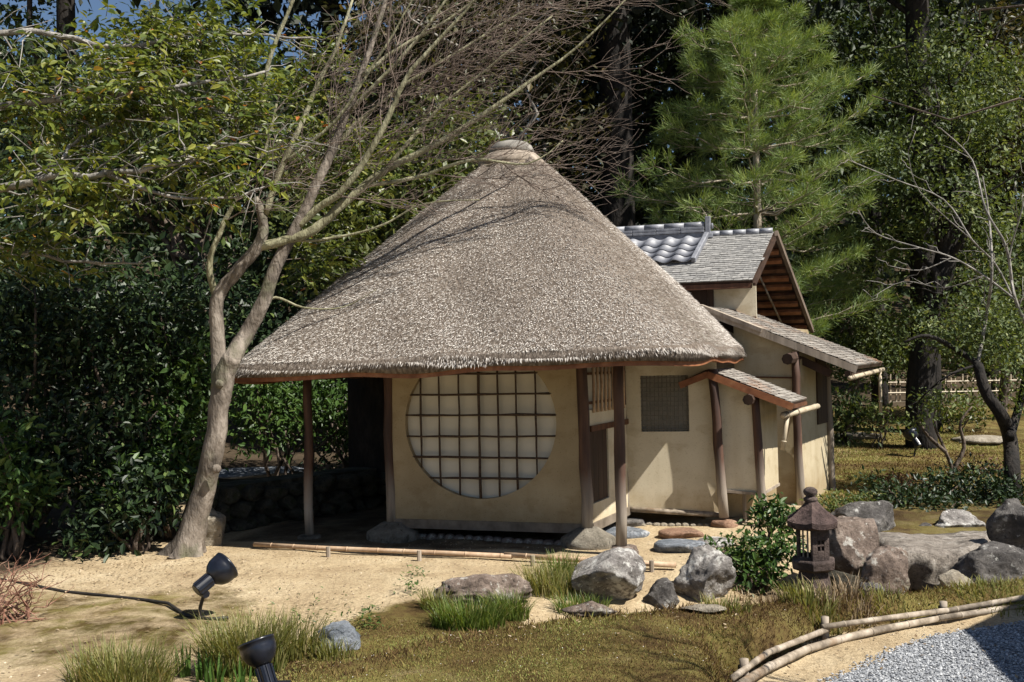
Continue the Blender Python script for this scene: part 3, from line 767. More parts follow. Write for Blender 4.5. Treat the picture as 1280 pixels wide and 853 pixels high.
# wall posts on round footings
for p, top, r in ((A, 2.1, .055), (B, 2.0, .062)):
    z0 = .16
    post('post', Vector((p.x - .01, p.y - .03, z0)), Vector((p.x - .03, p.y - .03, top)), r, M['post'], house)
    mb = MB(); mb.lathe((p.x, p.y - .03, -.05), [(.27, 0), (.285, .08), (.275, .13), (.17, .19), (.115, .225), (.09, .23)], 20)
    mb.build('base_stone', M['footing'], house, True)
pl_ = gnd(387, 672); post('post', pl_ + Vector((0, 0, .03)), at(384, 470, pl_.y), .052, M['post'], house)
foot(pl_ + Vector((0, 0, -.01)), .14, .07, M['footing'], 3)
pr_ = gnd(777, 694); post('post', pr_ + Vector((0, 0, .08)), at(773, 446, pr_.y), .056, M['post'], house)
foot(pr_ + Vector((.03, 0, .02)), .15, .12, M['rock_brown'], 5)
post('post', C1 + Vector((-.02, -.03, .1)), C1 + Vector((-.03, -.03, 2.2)), .045, M['post'], house)
foot(C1 + Vector((0, -.05, 0)), .2, .13, M['rock_dark'], 6)
p0 = at(905, 647, 11.0)
post('post', p0, at(890, 462, 11.0), .056, M['post'], house)
foot(Vector((p0.x, p0.y, p0.z - .09)), .15, .12, M['rock_red'], 8)
# beam on the front posts below the eave
mb = MB(); mb.tube([at(300, 474, pl_.y + .35) + Vector((0, 0, .10)), at(384, 470, pl_.y) + Vector((0, 0, .03)), at(773, 446, pr_.y) + Vector((0, 0, .02)), at(850, 446, pr_.y - .15)], .045, 8)
mb.build('eave_beam', M['wood'], house, True)

# ================================================================== REAR HOUSE with shingled and tiled roofs
rear = root('shingled_house', (3.4, 13.2, 0), 'cream walled side house with shingled gable and tiled ridge behind the thatch', 'house')
def shingles(name, p00, p10, p01, p11, nrow, ncol, thick, mat, parent, kind='stuff', jit=.35, sag=0):
    """rows of thin boards: p00->p10 along the eave (bottom), p01->p11 along the top"""
    p00, p10, p01, p11 = map(Vector, (p00, p10, p01, p11))
    mb = MB(); rn = []
    nrm = (p10 - p00).cross(p01 - p00).normalized()
    if nrm.z < 0: nrm = -nrm
    def S(a, b_): return (p00.lerp(p10, a)).lerp(p01.lerp(p11, a), b_)
    for j in range(nrow):
        b0 = j / nrow; b1 = min(1, (j + 1.7) / nrow); off = random.random()
        xs = [0] + sorted(((k + off) / ncol + random.gauss(0, jit / ncol * .4)) for k in range(ncol) if 0 < (k + off) / ncol < 1) + [1]
        for k in range(len(xs) - 1):
            a0, a1 = xs[k] + .0006, xs[k + 1] - .0006
            if a1 - a0 < .003: continue
            hgt = thick * (1 + .5 * random.random()); bb = b0 + random.gauss(0, .10) / nrow * (1 if j else 0)
            q = [S(a0, bb), S(a1, bb), S(a1, b1), S(a0, b1)]
            top = [q[0] + nrm * hgt * 1.5, q[1] + nrm * hgt * 1.5, q[2] + nrm * .002, q[3] + nrm * .002]
            nb = len(mb.v); mb.v += [tuple(x) for x in (top[0], top[1], top[2], top[3], q[0], q[1])]
            mb.f += [(nb, nb + 1, nb + 2, nb + 3), (nb + 4, nb + 5, nb + 1, nb)]
            r = random.random(); rn += [r, r * .6]
    me = mb.mesh(name); a = me.attributes.new('rnd', 'FLOAT', 'FACE'); a.data.foreach_set('value', np.array(rn, np.float32))
    return place(name, me, mat, parent, kind)
def slab(name, p00, p10, p01, p11, t, mat, parent):
    p = [Vector(x) for x in (p00, p10, p11, p01)]
    nrm = (p[1] - p[0]).cross(p[3] - p[0]).normalized()
    if nrm.z < 0: nrm = -nrm
    mb = MB(); mb.hexa([x - nrm * t for x in p] + p); return mb.build(name, mat, parent)

# gable roof
R1 = Vector((3.86, 14.5, 3.70)); ug = Vector((-.956, .292, 0)); LG = 3.4
FE = Vector((3.31, 13.6, 2.93)); BE = Vector((4.80, 16.0, 2.31))
R0 = R1 + ug * LG; FE0 = FE + ug * LG; BE0 = BE + ug * LG
gr = slab('gable_roof', FE, FE0, R1, R0, .05, M['wood_dark'], rear)
shingles('roof_shingles', FE, FE0, R1, R0, 24, 30, .008, M['shingle'], gr)
slab('roof_back_slope', BE, BE0, R1, R0, .04, M['wood_dark'], rear)
# soffit boards and barge of the back slope, seen from below
nb_ = 11
nd = (BE - R1); nrmb = nd.cross(ug).normalized()
if nrmb.z > 0: nrmb = -nrmb
for k in range(nb_):
    c = R1 + nd * ((k + .75) / (nb_ + .4)) + nrmb * .075
    mb = MB(); mb.beam(c + ug * .02, c + ug * 1.1, .075, .055, up=nrmb); mb.build('soffit_batten', M['wood_red'] if k % 3 else M['wood'], rear)
mb = MB(); mb.beam(R1 - ug * .03 + nrmb * .03, BE - ug * .03 + nrmb * .03, .05, .11, up=nrmb); mb.build('barge_board', M['wood_aged'], rear)
mb = MB(); mb.tube([R1 + nd * .30 + ug * .42 + nrmb * .13, R1 + nd * .93 + ug * .36 + nrmb * .13], .017, 6); mb.build('bamboo_batten', M['bamboo_old'], rear, True)
mb = MB(); mb.beam(FE - ug * .02 + Vector((0, 0, -.06)), R1 - ug * .02 + Vector((0, 0, -.07)), .04, .05); mb.build('barge_board', M['wood_dark'], rear)
mb = MB(); mb.beam(FE + Vector((0, .05, -.07)), FE0 + Vector((0, .05, -.07)), .08, .07); mb.build('eave_beam', M['wood'], rear)
# plain ridge tiles along the shingled part
for k in range(5):
    a = R1 + ug * (.02 + .19 * k); mb = MB()
    mb.tube([a + Vector((0, 0, .01)), a + ug * .185 + Vector((0, 0, .014))], [.052, .050], 8); mb.build('ridge_tile', M['tile'], rear, True)
# tiled saddle
TS = .98                               # starts this far along the ridge
nF = (FE - R1)
def roof_pt(a, t, h=0.0): return R1 + ug * a + nF * t + Vector((0, 0, h))
nrmf = ug.cross(nF).normalized()
if nrmf.z < 0: nrmf = -nrmf
TW, TL = .275, .155
def tile_me():
    vs, fs = [], []
    nxs, T_ = 11, .016
    dn = nF.normalized()
    for side in (0, 1):
        for j in range(2):
            for i in range(nxs):
                x = i / (nxs - 1)
                h_ = .050 * (.5 + .5 * math.cos(2 * math.pi * (x * 1.0 + .12))) ** 1.15
                p = ug * (x * TW * 1.02) + dn * (j * TL * 1.55) + nrmf * (h_ + (.024 if j == 1 else 0) - side * T_)
                vs.append(p)
    for j in range(1):
        for i in range(nxs - 1):
            a = i; fs.append((a, a + 1, a + nxs + 1, a + nxs)); o2 = 2 * nxs
            fs.append((o2 + a + nxs, o2 + a + nxs + 1, o2 + a + 1, o2 + a))
    for i in range(nxs - 1):
        a = nxs + i; b2 = 3 * nxs + i; fs.append((a, a + 1, b2 + 1, b2))
    me = bpy.data.meshes.new('roof_tile'); me.from_pydata([tuple(v) for v in vs], [], fs)
    me.polygons.foreach_set('use_smooth', np.full(len(me.polygons), True)); me.update(); me.materials.append(M['tile']); return me
tme = tile_me()
for j in range(4):
    for i in range(8):
        p = roof_pt(TS + i * TW - .01, 0) + nF.normalized() * (.10 + j * TL) + nrmf * .025
        place('roof_tile', tme, None, rear, loc=p)
# closed ends of the lowest row and the verge
e0 = roof_pt(TS - .03, 0) + nF.normalized() * .05 + nrmf * .055; e1 = roof_pt(TS - .03, 0) + nF.normalized() * (.10 + 4.4 * TL) + nrmf * .05
mb = MB(); mb.beam(e0, e1, .07, .085, up=nrmf); mb.build('verge_tile', M['tile'], rear, bevel=.012)
# stacked ridge with end ornament
mb = MB(); mb.beam(roof_pt(TS, 0, -.01), roof_pt(TS + 2.4, 0, -.01), .17, .10); mb.build('ridge_bed', M['tile'], rear)
for lay, (h_, w_) in enumerate(((.06, .20), (.105, .17))):
    for k in range(7):
        a = TS + .02 + k * .36; mb = MB(); mb.beam(roof_pt(a, 0, h_), roof_pt(a + .352, 0, h_ + .003), w_, .038); mb.build('ridge_tile', M['tile'], rear, bevel=.006)
for k in range(8):
    a = TS + .02 + k * .30; mb = MB(); mb.tube([roof_pt(a, 0, .155), roof_pt(a + .294, 0, .158)], [.058, .056], 9); mb.build('ridge_tile', M['tile'], rear, True)
mb = MB(); c = roof_pt(TS - .03, 0, .11); dU = -ug
mb.beam(c + Vector((0, 0, -.10)), c + Vector((0, 0, .17)), .13, .075, up=dU)
mb.tube([c + dU * .05 + Vector((0, 0, .03)), c + dU * .075 + Vector((0, 0, .03))], .045, 10)
mb.beam(c + Vector((0, -.11, -.12)), c + Vector((0, .11, -.12)), .10, .07)
mb.build('ridge_end_tile', M['tile'], rear, bevel=.008)

# upper wall below the gable's front eave
WU, LU = wall_frame(Vector((1.2, 14.55, 0)), Vector((3.42, 13.87, 0)))
mb = MB(); panel(mb, WU, 0, LU, .0, 3.02, -.05, .03); uw = mb.build('upper_wall', M['plaster_pale'], rear)
a_ = at(888, 370, 13.95); s_ = (Vector((a_.x, a_.y, 0)) - Vector((1.2, 14.55, 0))).dot((Vector((3.42, 13.87, 0)) - Vector((1.2, 14.55, 0))).normalized())
mb = MB(); panel(mb, WU, s_ - .04, s_ + .04, .3, 3.0, .03, .06); mb.build('post', M['wood_dark'], uw)
mb = MB(); panel(mb, WU, s_ - .5, s_ - .045, 2.3, 3.0, .03, .04); mb.build('dark_board', M['wood_dark'], uw)
mb = MB(); panel(mb, WU, s_ + .05, LU, 2.42, 2.44, .03, .045); mb.build('rail', M['wood'], uw)
WG, LGB = wall_frame(Vector((3.42, 13.87, 0)), Vector((4.75, 15.95, 0)))
mb = MB(); panel(mb, WG, 0, LGB * .97, .0, 2.3, -.05, .03); g_ = ug * .95; p_ = [WG(.05, 2.3, .02) + g_, WG(LGB * .95, 2.3, .02) + g_, WG(.55, 3.55, .02) + g_]; mb.add(p_ + [x + ug * .05 for x in p_], [(0, 1, 2), (5, 4, 3), (0, 2, 5, 3), (1, 4, 5, 2)])
mb.build('gable_wall', M['plaster'], rear)

# lean-to roof
Q1 = Vector((4.28, 12.4, 1.74)); Q2 = Vector((5.22, 14.05, 1.76)); T1_ = Vector((2.48, 12.95, 2.55)); T2_ = Vector((3.42, 14.6, 2.57))
Qm = T1_.lerp(Q1, .42)                  # the front rake steps forward part way down
lt = slab('lean_to_roof', Q1, Q2, T1_, T2_, .05, M['wood_dark'], rear)
shingles('roof_shingles', Q1, Q2, T1_, T2_, 26, 17, .010, M['shingle_rust'], lt)
fw_ = (Q1 - Q2).normalized()
slab('rake_board', Qm + fw_ * .14, Qm + (-fw_) * .05, T1_ + fw_ * .10, T1_ - fw_ * .05, .05, M['wood_grey'], lt).location.z += .025
mb = MB(); mb.beam(T1_ + Vector((-.02, -.06, -.05)), Qm + Vector((0, -.07, -.05)), .04, .10); mb.build('barge_board', M['wood_grey'], lt)
mb = MB(); mb.beam(Qm + Vector((0, -.02, -.05)), Q1 + Vector((0, -.02, -.05)), .045, .09); mb.build('barge_board', M['wood_grey'], lt)
mb = MB(); mb.beam(T1_.lerp(Q1, .1) + Vector((.1, .30, -.13)), Q1 + Vector((-.22, .30, -.10)), .08, .10); mb.build('rafter', M['wood_dark'], lt)
mb = MB(); mb.beam(Q1 + Vector((-.12, -.03, -.10)), Q2 + Vector((-.12, 0, -.10)), .07, .07); mb.build('eave_beam', M['wood_dark'], lt)
# walls below the lean-to
Fp = Vector((3.635, 12.7, 0)); Gp = Vector((4.39, 14.0, 0)); E0 = Vector((2.9, 12.99, 0))
def top_wall(P_, Q_, zb0, zb1, zt0, zt1, name, mat, o0=-.04, o1=.03):
    W, L_ = wall_frame(P_, Q_); mb = MB()
    mb.hexa([W(0, zb0, o1), W(L_, zb1, o1), W(L_, zb1, o0), W(0, zb0, o0), W(0, zt0, o1), W(L_, zt1, o1), W(L_, zt1, o0), W(0, zt0, o0)])
    return mb.build(name, mat, rear), W, L_
def lt_z(p):                             # height of the lean-to's underside over a plan point
    nrm = (Q2 - Q1).cross(T1_ - Q1); return Q1.z - ((p.x - Q1.x) * nrm.x + (p.y - Q1.y) * nrm.y) / nrm.z - .07
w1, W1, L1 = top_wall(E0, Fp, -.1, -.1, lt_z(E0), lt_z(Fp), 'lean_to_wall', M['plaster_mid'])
mb = MB(); mb.beam(W1(.1, 1.62, .035), W1(L1 - .05, 1.60, .035), .03, .02); mb.build('rail', M['wood'], w1)
w2, W2, L2 = top_wall(Fp, Gp, -.2, -.25, lt_z(Fp), lt_z(Gp), 'end_wall', M['plaster_mid'])
pf_ = at(1000, 628, 12.62); post('post', pf_ + Vector((0, 0, -.08)), at(994, 440, 12.62), .055, M['post'], rear)
mb = MB(); mb.tube([at(984, 449, 12.3), at(998, 447, 12.9)], .07, 8); mb.build('log_end', M['wood_dark'], rear)
pg_ = Vector((Gp.x + .02, Gp.y - .08, 0)); post('post', pg_ + Vector((.02, 0, -.2)), pg_ + Vector((-.02, 0, 1.75)), .05, M['wood_grey'], rear)
mb = MB(); panel(mb, W2, L2 * .55, L2 * .92, .95, 1.85, .03, .05); mb.build('dark_shutter', M['wood_dark'], w2)

# little closet under its own pent roof
K1 = Vector((2.26, 11.13, 0)); K2 = Vector((2.686, 10.97, 0)); K3 = Vector((3.04, 11.62, 0))
k1, WK, LK = top_wall(K1, K2, .41, .38, 1.70, 1.45, 'closet_front', M['plaster_pale'])
mb = MB(); mb.beam(WK(0, .40, .03), WK(LK, .37, .03), .05, .03); mb.build('sill', M['wood_grey'], k1)
k2, WK2, LK2 = top_wall(K2, K3, .38, .40, 1.45, 1.42, 'closet_side', M['plaster_mid'])
mb = MB(); mb.beam(WK2(0, .37, .02), WK2(LK2, .39, .02), .05, .03); mb.build('sill', M['wood_grey'], k2)
k3, WK3, LK3 = top_wall(K3, K3 + Vector((-.45, .9, 0)), .40, .40, 1.42, 1.6, 'closet_back', M['plaster'])
mb = MB(); mb.hexa([Vector((p.x, p.y, .36)) for p in (K1, K2, K3, K1 + Vector((.3, .6, 0)))] + [Vector((p.x, p.y, .39)) for p in (K1, K2, K3, K1 + Vector((.3, .6, 0)))]); mb.build('closet_floor', M['wood_dark'], rear)
bw, WBk, LBk = top_wall(C2 + Vector((-.1, .45, 0)), K3 + Vector((.1, .45, 0)), .0, .0, 1.3, 1.3, 'recess_wall', M['plaster'])
for k, px in enumerate((931,)):
    p_ = at(px, 640, 11.2); mb = MB(); mb.tube([Vector((p_.x, p_.y, .02)), Vector((p_.x, p_.y, .40))], .022, 6); mb.build('strut', M['wood_grey'], rear)
p_ = at(954, 620, 10.93); post('post', Vector((p_.x, p_.y, .0)), at(943, 488, 10.93), .05, M['post'], rear)
mb = MB(); mb.tube([at(935, 500, 10.75), at(945, 497, 11.2)], .06, 8); mb.build('log_end', M['wood_dark'], rear)
# pent roof
pa = at(884, 462, 11.0); pb = at(988, 504, 10.74); vv = Vector((.47, 1.0, 0)); pc = pb + vv; pd = pa + vv; pl0 = at(851, 477, 11.06); pl1 = pl0 + vv
pt = slab('pent_roof', pb, pc, pa, pd, .035, M['wood_dark'], rear)
shingles('roof_shingles', pb, pc, pa, pd, 15, 11, .009, M['shingle_rust'], pt)
slab('pent_roof_left', pl0, pl1, pa, pd, .035, M['wood_dark'], rear)
mb = MB(); mb.beam(pa + Vector((-.01, -.02, -.055)), pb + Vector((.02, -.02, -.045)), .035, .075); mb.build('barge_board', M['wood_red'], pt)
mb = MB(); mb.beam(pa + Vector((0, -.02, -.055)), pl0 + Vector((-.02, -.02, -.045)), .035, .07); mb.build('barge_board', M['wood_red'], pt)
mb = MB(); mb.beam(pb + Vector((-.02, .02, -.05)), pc + Vector((-.02, 0, -.05)), .05, .04); mb.build('eave_beam', M['wood'], pt)
# bamboo gutters with downpipes
def gutter(a, b_, c, d_, r=.034):
    mb = MB(); mb.tube([a, a.lerp(b_, .5), b_], r, 8)
    for t in (.15, .55, .9): mb.tube([a.lerp(b_, t - .015), a.lerp(b_, t + .015)], r * 1.12, 8)
    g = mb.build('bamboo_gutter', M['bamboo_pale'], rear, True)
    mb = MB(); mb.tube([c, d_], r * .75, 7); mb.tube([c.lerp(d_, .72), c.lerp(d_, .76)], r * .95, 7); mb.build('bamboo_downpipe', M['bamboo_pale'], g, True)
    mb = MB()
    for t in (.02, .07, .35): mb.tube([a.lerp(b_, t), a.lerp(b_, t + .012)], r * 1.3, 8)
    mb.build('rope_tie', M['rope'], g, True)
    return g
gutter(at(979, 520, 10.85), at(1022, 508, 12.0), at(984, 521, 10.95), at(978, 563, 10.95))
gutter(at(1062, 473, 12.35), at(1104, 462, 14.1), at(1100, 463, 13.9), at(1101, 516, 13.9), .03)

# ================================================================== STONES
def boulder(px, py, w, h, mat, label, seed, d=None, flat=0, cuts=8, rough=.13, asp=.8, sink=.25, sub=5, rz=None, name='boulder', cat='rock', group=None, cutd=(.42, .85), yaw=0):
    """px,py = middle of the foot in the photo; w,h = visible size in photo pixels"""
    g = gnd(px, py) if d is None else at(px, py, d)
    k = g.y / F; W2 = w * k / 2; H = h * k
    me = stone_mesh(name, 1, 1, seed, flat, cuts, rough, sub, cutd)
    co = np.empty(len(me.vertices) * 3); me.vertices.foreach_get('co', co); co = co.reshape(-1, 3)
    lo, hi = co.min(0), co.max(0); co = (co - (lo + hi) / 2) / ((hi - lo) / 2)
    hh = H * (1 + sink) / 2
    co = co * np.array([W2, W2 * asp, hh])
    c, s = math.cos(yaw), math.sin(yaw)
    co = np.stack([co[:, 0] * c - co[:, 1] * s, co[:, 0] * s + co[:, 1] * c, co[:, 2] - hh + H], 1)
    me.vertices.foreach_set('co', co.ravel()); me.update()
    o = place(name, me, mat, None, loc=(g.x, g.y + W2 * asp * .6, g.z))
    return tag(o, label, cat, group)
RK = 'rocks along the dry stream bed'
boulder(763, 757, 98, 66, M['rock'], 'large pale grey angular boulder in the middle beside the bamboo rail', 21, cuts=10, asp=.85, group=RK, flat=.75)
boulder(884, 755, 80, 68, M['rock'], 'upright grey boulder with a dark cleft, left of the glossy shrub', 34, cuts=9, asp=.7, group=RK, rough=.2)
boulder(602, 756, 128, 34, M['rock_brown'], 'long low brown boulder with white lichen behind the bright grass', 45, cuts=5, asp=.4, group=RK, rough=.18)
boulder(829, 762, 44, 36, M['rock_dark'], 'small dark rock wedged between the two big grey boulders', 52, cuts=10, group=RK)
boulder(737, 772, 72, 18, M['rock_brown'], 'low flat stone in front of the large pale boulder', 63, cuts=4, group=RK, asp=.5)
boulder(880, 767, 62, 9, M['rock_tan'], 'thin pale stone lying on the moss under the cleft boulder', 65, cuts=4, group=RK, asp=.5)
boulder(423, 814, 54, 34, M['rock_blue'], 'blue grey rock alone at the left end of the moss mound', 74, cuts=10, group=RK)
boulder(1066, 722, 76, 70, M['rock_brown'], 'blocky brown boulder standing right behind the stone lantern', 88, cuts=6, flat=.55, group=RK, d=8.5, asp=.9, cutd=(.62, .8), rough=.09)
boulder(1112, 748, 66, 62, M['rock_brown'], 'rounded brown boulder propping the near end of the stone bridge', 96, cuts=5, group=RK, d=8.0)
boulder(1060, 748, 62, 34, M['rock_moss'], 'dark mossy stone at the foot of the lantern boulder', 97, cuts=6, group=RK, d=7.9)
boulder(1092, 752, 34, 24, M['rock_dark'], 'little dark stone between the mossy stone and the bridge', 99, cuts=7, group=RK, d=7.6)
boulder(1205, 744, 56, 28, M['rock_tan'], 'small pale tan boulder under the bridge slab', 105, cuts=5, group=RK, d=7.6)
boulder(1262, 742, 112, 58, M['rock_dark'], 'broad dark boulder speckled white at the right edge', 116, cuts=7, group=RK, d=7.9, rough=.18)
boulder(1276, 692, 62, 66, M['rock_dark'], 'tall speckled standing stone at the far end of the bridge', 127, cuts=8, group=RK, d=8.6)
boulder(1088, 674, 82, 46, M['rock_dark'], 'dark wedge shaped rock behind the bridge slab', 138, cuts=10, group=RK, d=10.6)
boulder(1202, 670, 74, 31, M['rock'], 'smooth grey dome shaped rock beyond the bridge slab', 149, cuts=5, group=RK, d=10.8)
boulder(1160, 670, 20, 16, M['rock_dark'], 'tiny dark stone left of the dome shaped rock', 151, cuts=6, group=RK, d=10.8, sub=3)
boulder(1075, 549, 62, 8, M['rock_tan'], 'flat pale stone lying on the back lawn beside the house corner', 160, cuts=4, group=RK, sub=3)
boulder(1245, 556, 80, 10, M['rock_tan'], 'low pale stone on the back lawn under the forked tree', 161, cuts=4, group=RK, sub=3)
boulder(256, 690, 44, 54, M['rock_tan'], 'upright pale rough stone tucked behind the leaning tree trunk', 170, cuts=8, group=RK, d=10.5)
boulder(165, 690, 60, 34, M['rock_moss'], 'dark mossy rock under the shrubs left of the leaning trunk', 171, cuts=8, group=RK, d=10.8)
# stepping stones
SS = 'stepping stones to the tea house door'
for px, py, w, h, mt, lb, sd in ((783, 672, 64, 8, 'rock_blue', 'blue grey stepping stone just behind the front corner post', 201), (853, 673, 56, 8, 'rock_red', 'reddish stepping stone below the reed window', 202),
                              (852, 691, 66, 11, 'rock_blue', 'large grey stepping stone nearest the cleft boulder', 203), (896, 684, 48, 8, 'rock', 'pale stepping stone next to the shrub beside the red base stone', 204),
                              (752, 662, 44, 6, 'rock_dark', 'dark stepping stone in shade at the entrance sill', 205)):
    boulder(px, py, w, h, M[mt], lb, sd, flat=.35, cuts=3, rough=.08, asp=.85, sink=1.2, sub=3, name='stepping_stone', cat='stepping stone', group=SS)
# stone bridge slab
bq = [at(1088, 668, 9.4), at(1256, 661, 9.7), at(1226, 685, 8.5), at(1120, 689, 8.35)]
import bmesh
bm = bmesh.new(); nxs, nys = 34, 12
tl, tr, br, bl = [Vector(q_) for q_ in bq]
def brid(i, j, top):
    a = i / nxs; b_ = j / nys
    p = bl.lerp(br, a).lerp(tl.lerp(tr, a), b_)
    q_ = Vector((a * 3.2, b_ * 2, 0))
    p = p + Vector((0, -.05 * math.sin(math.pi * a) + .05 * mnoise.noise(q_ + Vector((0, 0, 5))), .035 * mnoise.noise(q_ * .8) + .012 * mnoise.noise(q_ * 4)))
    edge = max(0, abs(a - .5) * 2 - .85) / .15
    if top: p.z -= .05 * edge ** 2 + (.035 if j == 0 else 0)
    else:
        p.z -= .36 + .03 * mnoise.noise(q_ * .8 + Vector((9, 0, 0))) - .12 * edge - (.0 if j else .09 + .06 * mnoise.noise(q_))
        if j == 0: p.y += .10
    return p
gt = [[bm.verts.new(brid(i, j, True)) for i in range(nxs + 1)] for j in range(nys + 1)]
gb = [[bm.verts.new(brid(i, j, False)) for i in range(nxs + 1)] for j in range(nys + 1)]
gm = [bm.verts.new((gt[0][i].co + gb[0][i].co) / 2 + Vector((0, -.05 + .018 * mnoise.noise(Vector((i * .35, 3, 1))), .02 * mnoise.noise(Vector((i * .5, 1, 7)))))) for i in range(nxs + 1)]
for j in range(nys):
    for i in range(nxs):
        bm.faces.new((gt[j][i], gt[j][i + 1], gt[j + 1][i + 1], gt[j + 1][i])); bm.faces.new((gb[j + 1][i], gb[j + 1][i + 1], gb[j][i + 1], gb[j][i]))
for i in range(nxs):
    bm.faces.new((gm[i], gm[i + 1], gt[0][i + 1], gt[0][i])); bm.faces.new((gb[0][i], gb[0][i + 1], gm[i + 1], gm[i]))
    bm.faces.new((gt[nys][i], gt[nys][i + 1], gb[nys][i + 1], gb[nys][i]))
for j in range(nys):
    for i in (0, nxs):
        bm.faces.new((gt[j][i], gt[j + 1][i], gb[j + 1][i], gb[j][i]))
bmesh.ops.recalc_face_normals(bm, faces=bm.faces)
me = bpy.data.meshes.new('stone_bridge'); bm.to_mesh(me); bm.free(); me.polygons.foreach_set('use_smooth', np.full(len(me.polygons), True))
c_ = (tl + br) / 2; me.transform(Matrix.Translation(-c_))
M['slab'] = rock_mat('slab', (.15, .128, .108), (.28, .245, .21), (.41, .37, .325), (.5, .47, .43), .6)
tag(place('stone_bridge', me, M['slab'], None, loc=c_), 'long flat brown stone slab bridging the dry stream', 'stone bridge')

# rubble retaining wall in the shade at left
pa_, pb_ = at(266, 668, 11.3), at(476, 655, 13.2)
rwall = root('rubble_wall', (pa_.x, pa_.y, 0), 'low rubble stone wall in deep shade under the left eave', 'stone wall')
W, Lw = wall_frame(Vector((pa_.x, pa_.y, 0)), Vector((pb_.x, pb_.y, 0)))
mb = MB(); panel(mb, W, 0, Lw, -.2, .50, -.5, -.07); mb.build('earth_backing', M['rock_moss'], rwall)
sid = 0
for r_ in range(3):
    s_ = -.1 + .12 * (r_ % 2)
    while s_ < Lw:
        wd = random.uniform(.2, .38); hh = .165
        me = stone_mesh('stone', wd * .64, hh * .72, 300 + sid, 0, 13, .08, 3, (.5, .8)); sid += 1
        p = W(s_ + wd / 2, .06 + r_ * .155 + random.gauss(0, .012), -.03)
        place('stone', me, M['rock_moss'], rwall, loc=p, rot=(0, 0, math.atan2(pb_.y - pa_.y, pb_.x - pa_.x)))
        s_ += wd
# pale flat slab glimpsed beyond the wall, and a small edging below the wall sill
p_ = at(322, 590, 15); me = stone_mesh('garden_slab', .75, .07, 377, .3, 4, .06, 3); tag(place('garden_slab', me, M['rock_blue'], None, loc=p_), 'blue grey flat slab glimpsed behind the leaning tree trunk', 'stone slab')
ed = root('stone_edging', (0, 10.6, 0), 'row of small stones edging the shaded floor below the round window wall', 'stone edging')
for k in range(15):
    p = Vector((A.x + .32, A.y - .02, 0)).lerp(Vector((B.x - .3, B.y + .0, 0)), k / 14) + Vector((0, random.gauss(0, .02), .01))
    me = stone_mesh('stone', random.uniform(.06, .085), .05, 400 + k, 0, 6, .1, 2); place('stone', me, M['rock_brown'], ed, loc=p, rot=(0, 0, -.3))
ed2 = root('stone_edging', (1.8, 11.2, 0), 'row of pale pebbles edging the sunny ground below the reed window wall', 'stone edging')
for k in range(12):
    p = C1.lerp(C2, (k + 1) / 13) + Vector((0, -.07 + random.gauss(0, .015), .01))
    me = stone_mesh('stone', random.uniform(.035, .055), .03, 430 + k, 0, 5, .1, 2); place('stone', me, M['rock_tan'], ed2, loc=p)

# ================================================================== STONE LANTERN
DL = 7.5
def lz(py): return at(1014, py, DL).z
lx = at(1016, 680, DL)
lan = root('stone_lantern', (lx.x, lx.y, lz(742)), 'small hexagonal brown stone lantern with a bun finial among the rocks', 'stone lantern')
cx = Vector((lx.x, lx.y, 0)); kk = DL / F; PH = math.radians(-47)
def prism(z0, z1, r0, r1, n_=6, ph=PH, dx=0.0):
    mb = MB(); mb.lathe((cx.x + dx, cx.y, 0), [(r0, z0), (r1, z1)], n_, ph=ph); return mb
mb = MB(); mb.lathe((cx.x, cx.y, 0), [(.15, lz(747)), (.145, lz(730)), (.115, lz(712))], 6, ph=PH)
mb.build('base', M['lantern'], lan, bevel=.008)
mb = MB(); mb.lathe((cx.x, cx.y, 0), [(.115, lz(713)), (.17, lz(709.5)), (.178, lz(700)), (.168, lz(698))], 6, ph=PH); mb.build('platform', M['lantern'], lan, bevel=.006)
zb_, zt_ = lz(698.5), lz(656); rF = .135
hexp = [cx + Vector((rF * math.cos(PH + k * math.pi / 3), rF * math.sin(PH + k * math.pi / 3), 0)) for k in range(6)]
mb = MB()
for k in range(6):
    a, b_ = hexp[k], hexp[(k + 1) % 6]
    mid = (a + b_) / 2 - cx; facing_cam = mid.y < -.08
    nn = mid.normalized(); e = (b_ - a)
    def hp(s_, z_, o_): return a + e * s_ + nn * o_ + Vector((0, 0, z_))
    def bx(s0_, s1_, z0_, z1_, o0=-.028, o1=0.0):
        mb.hexa([hp(s0_, z0_, o0), hp(s1_, z0_, o0), hp(s1_, z0_, o1), hp(s0_, z0_, o1), hp(s0_, z1_, o0), hp(s1_, z1_, o0), hp(s1_, z1_, o1), hp(s0_, z1_, o1)])
    H_ = zt_ - zb_
    if k in (0, 2, 4):                   # open faces
        bx(0, .14, zb_, zt_); bx(.86, 1, zb_, zt_); bx(.14, .86, zb_, zb_ + H_ * .10); bx(.14, .86, zt_ - H_ * .12, zt_)
    else:
        bx(0, .30, zb_, zt_); bx(.70, 1, zb_, zt_); bx(.46, .54, zb_ + H_ * .3, zb_ + H_ * .6)
        bx(.30, .70, zb_, zb_ + H_ * .3); bx(.30, .70, zb_ + H_ * .6, zt_); bx(.30, .70, zb_ + H_ * .43, zb_ + H_ * .48)
mb.build('fire_box', M['lantern'], lan, bevel=.003)
for k in (0, 2, 4):
    a, b_ = hexp[k], hexp[(k + 1) % 6]; nn = ((a + b_) / 2 - cx).normalized()
    for s_ in (.36, .64):
        mb = MB(); p = a.lerp(b_, s_) - nn * .012; mb.tube([p + Vector((0, 0, zb_ + .01)), p + Vector((0, 0, zt_ - .01))], .006, 5); mb.build('window_bar', M['wood_grey'], lan)
mb = MB(); prof = []
base = len(mb.v)
rings = [(.175, lz(660)), (.206, lz(658)), (.208, lz(651.5)), (.165, lz(647)), (.122, lz(641)), (.082, lz(634.5)), (.052, lz(628.5)), (.03, lz(624))]
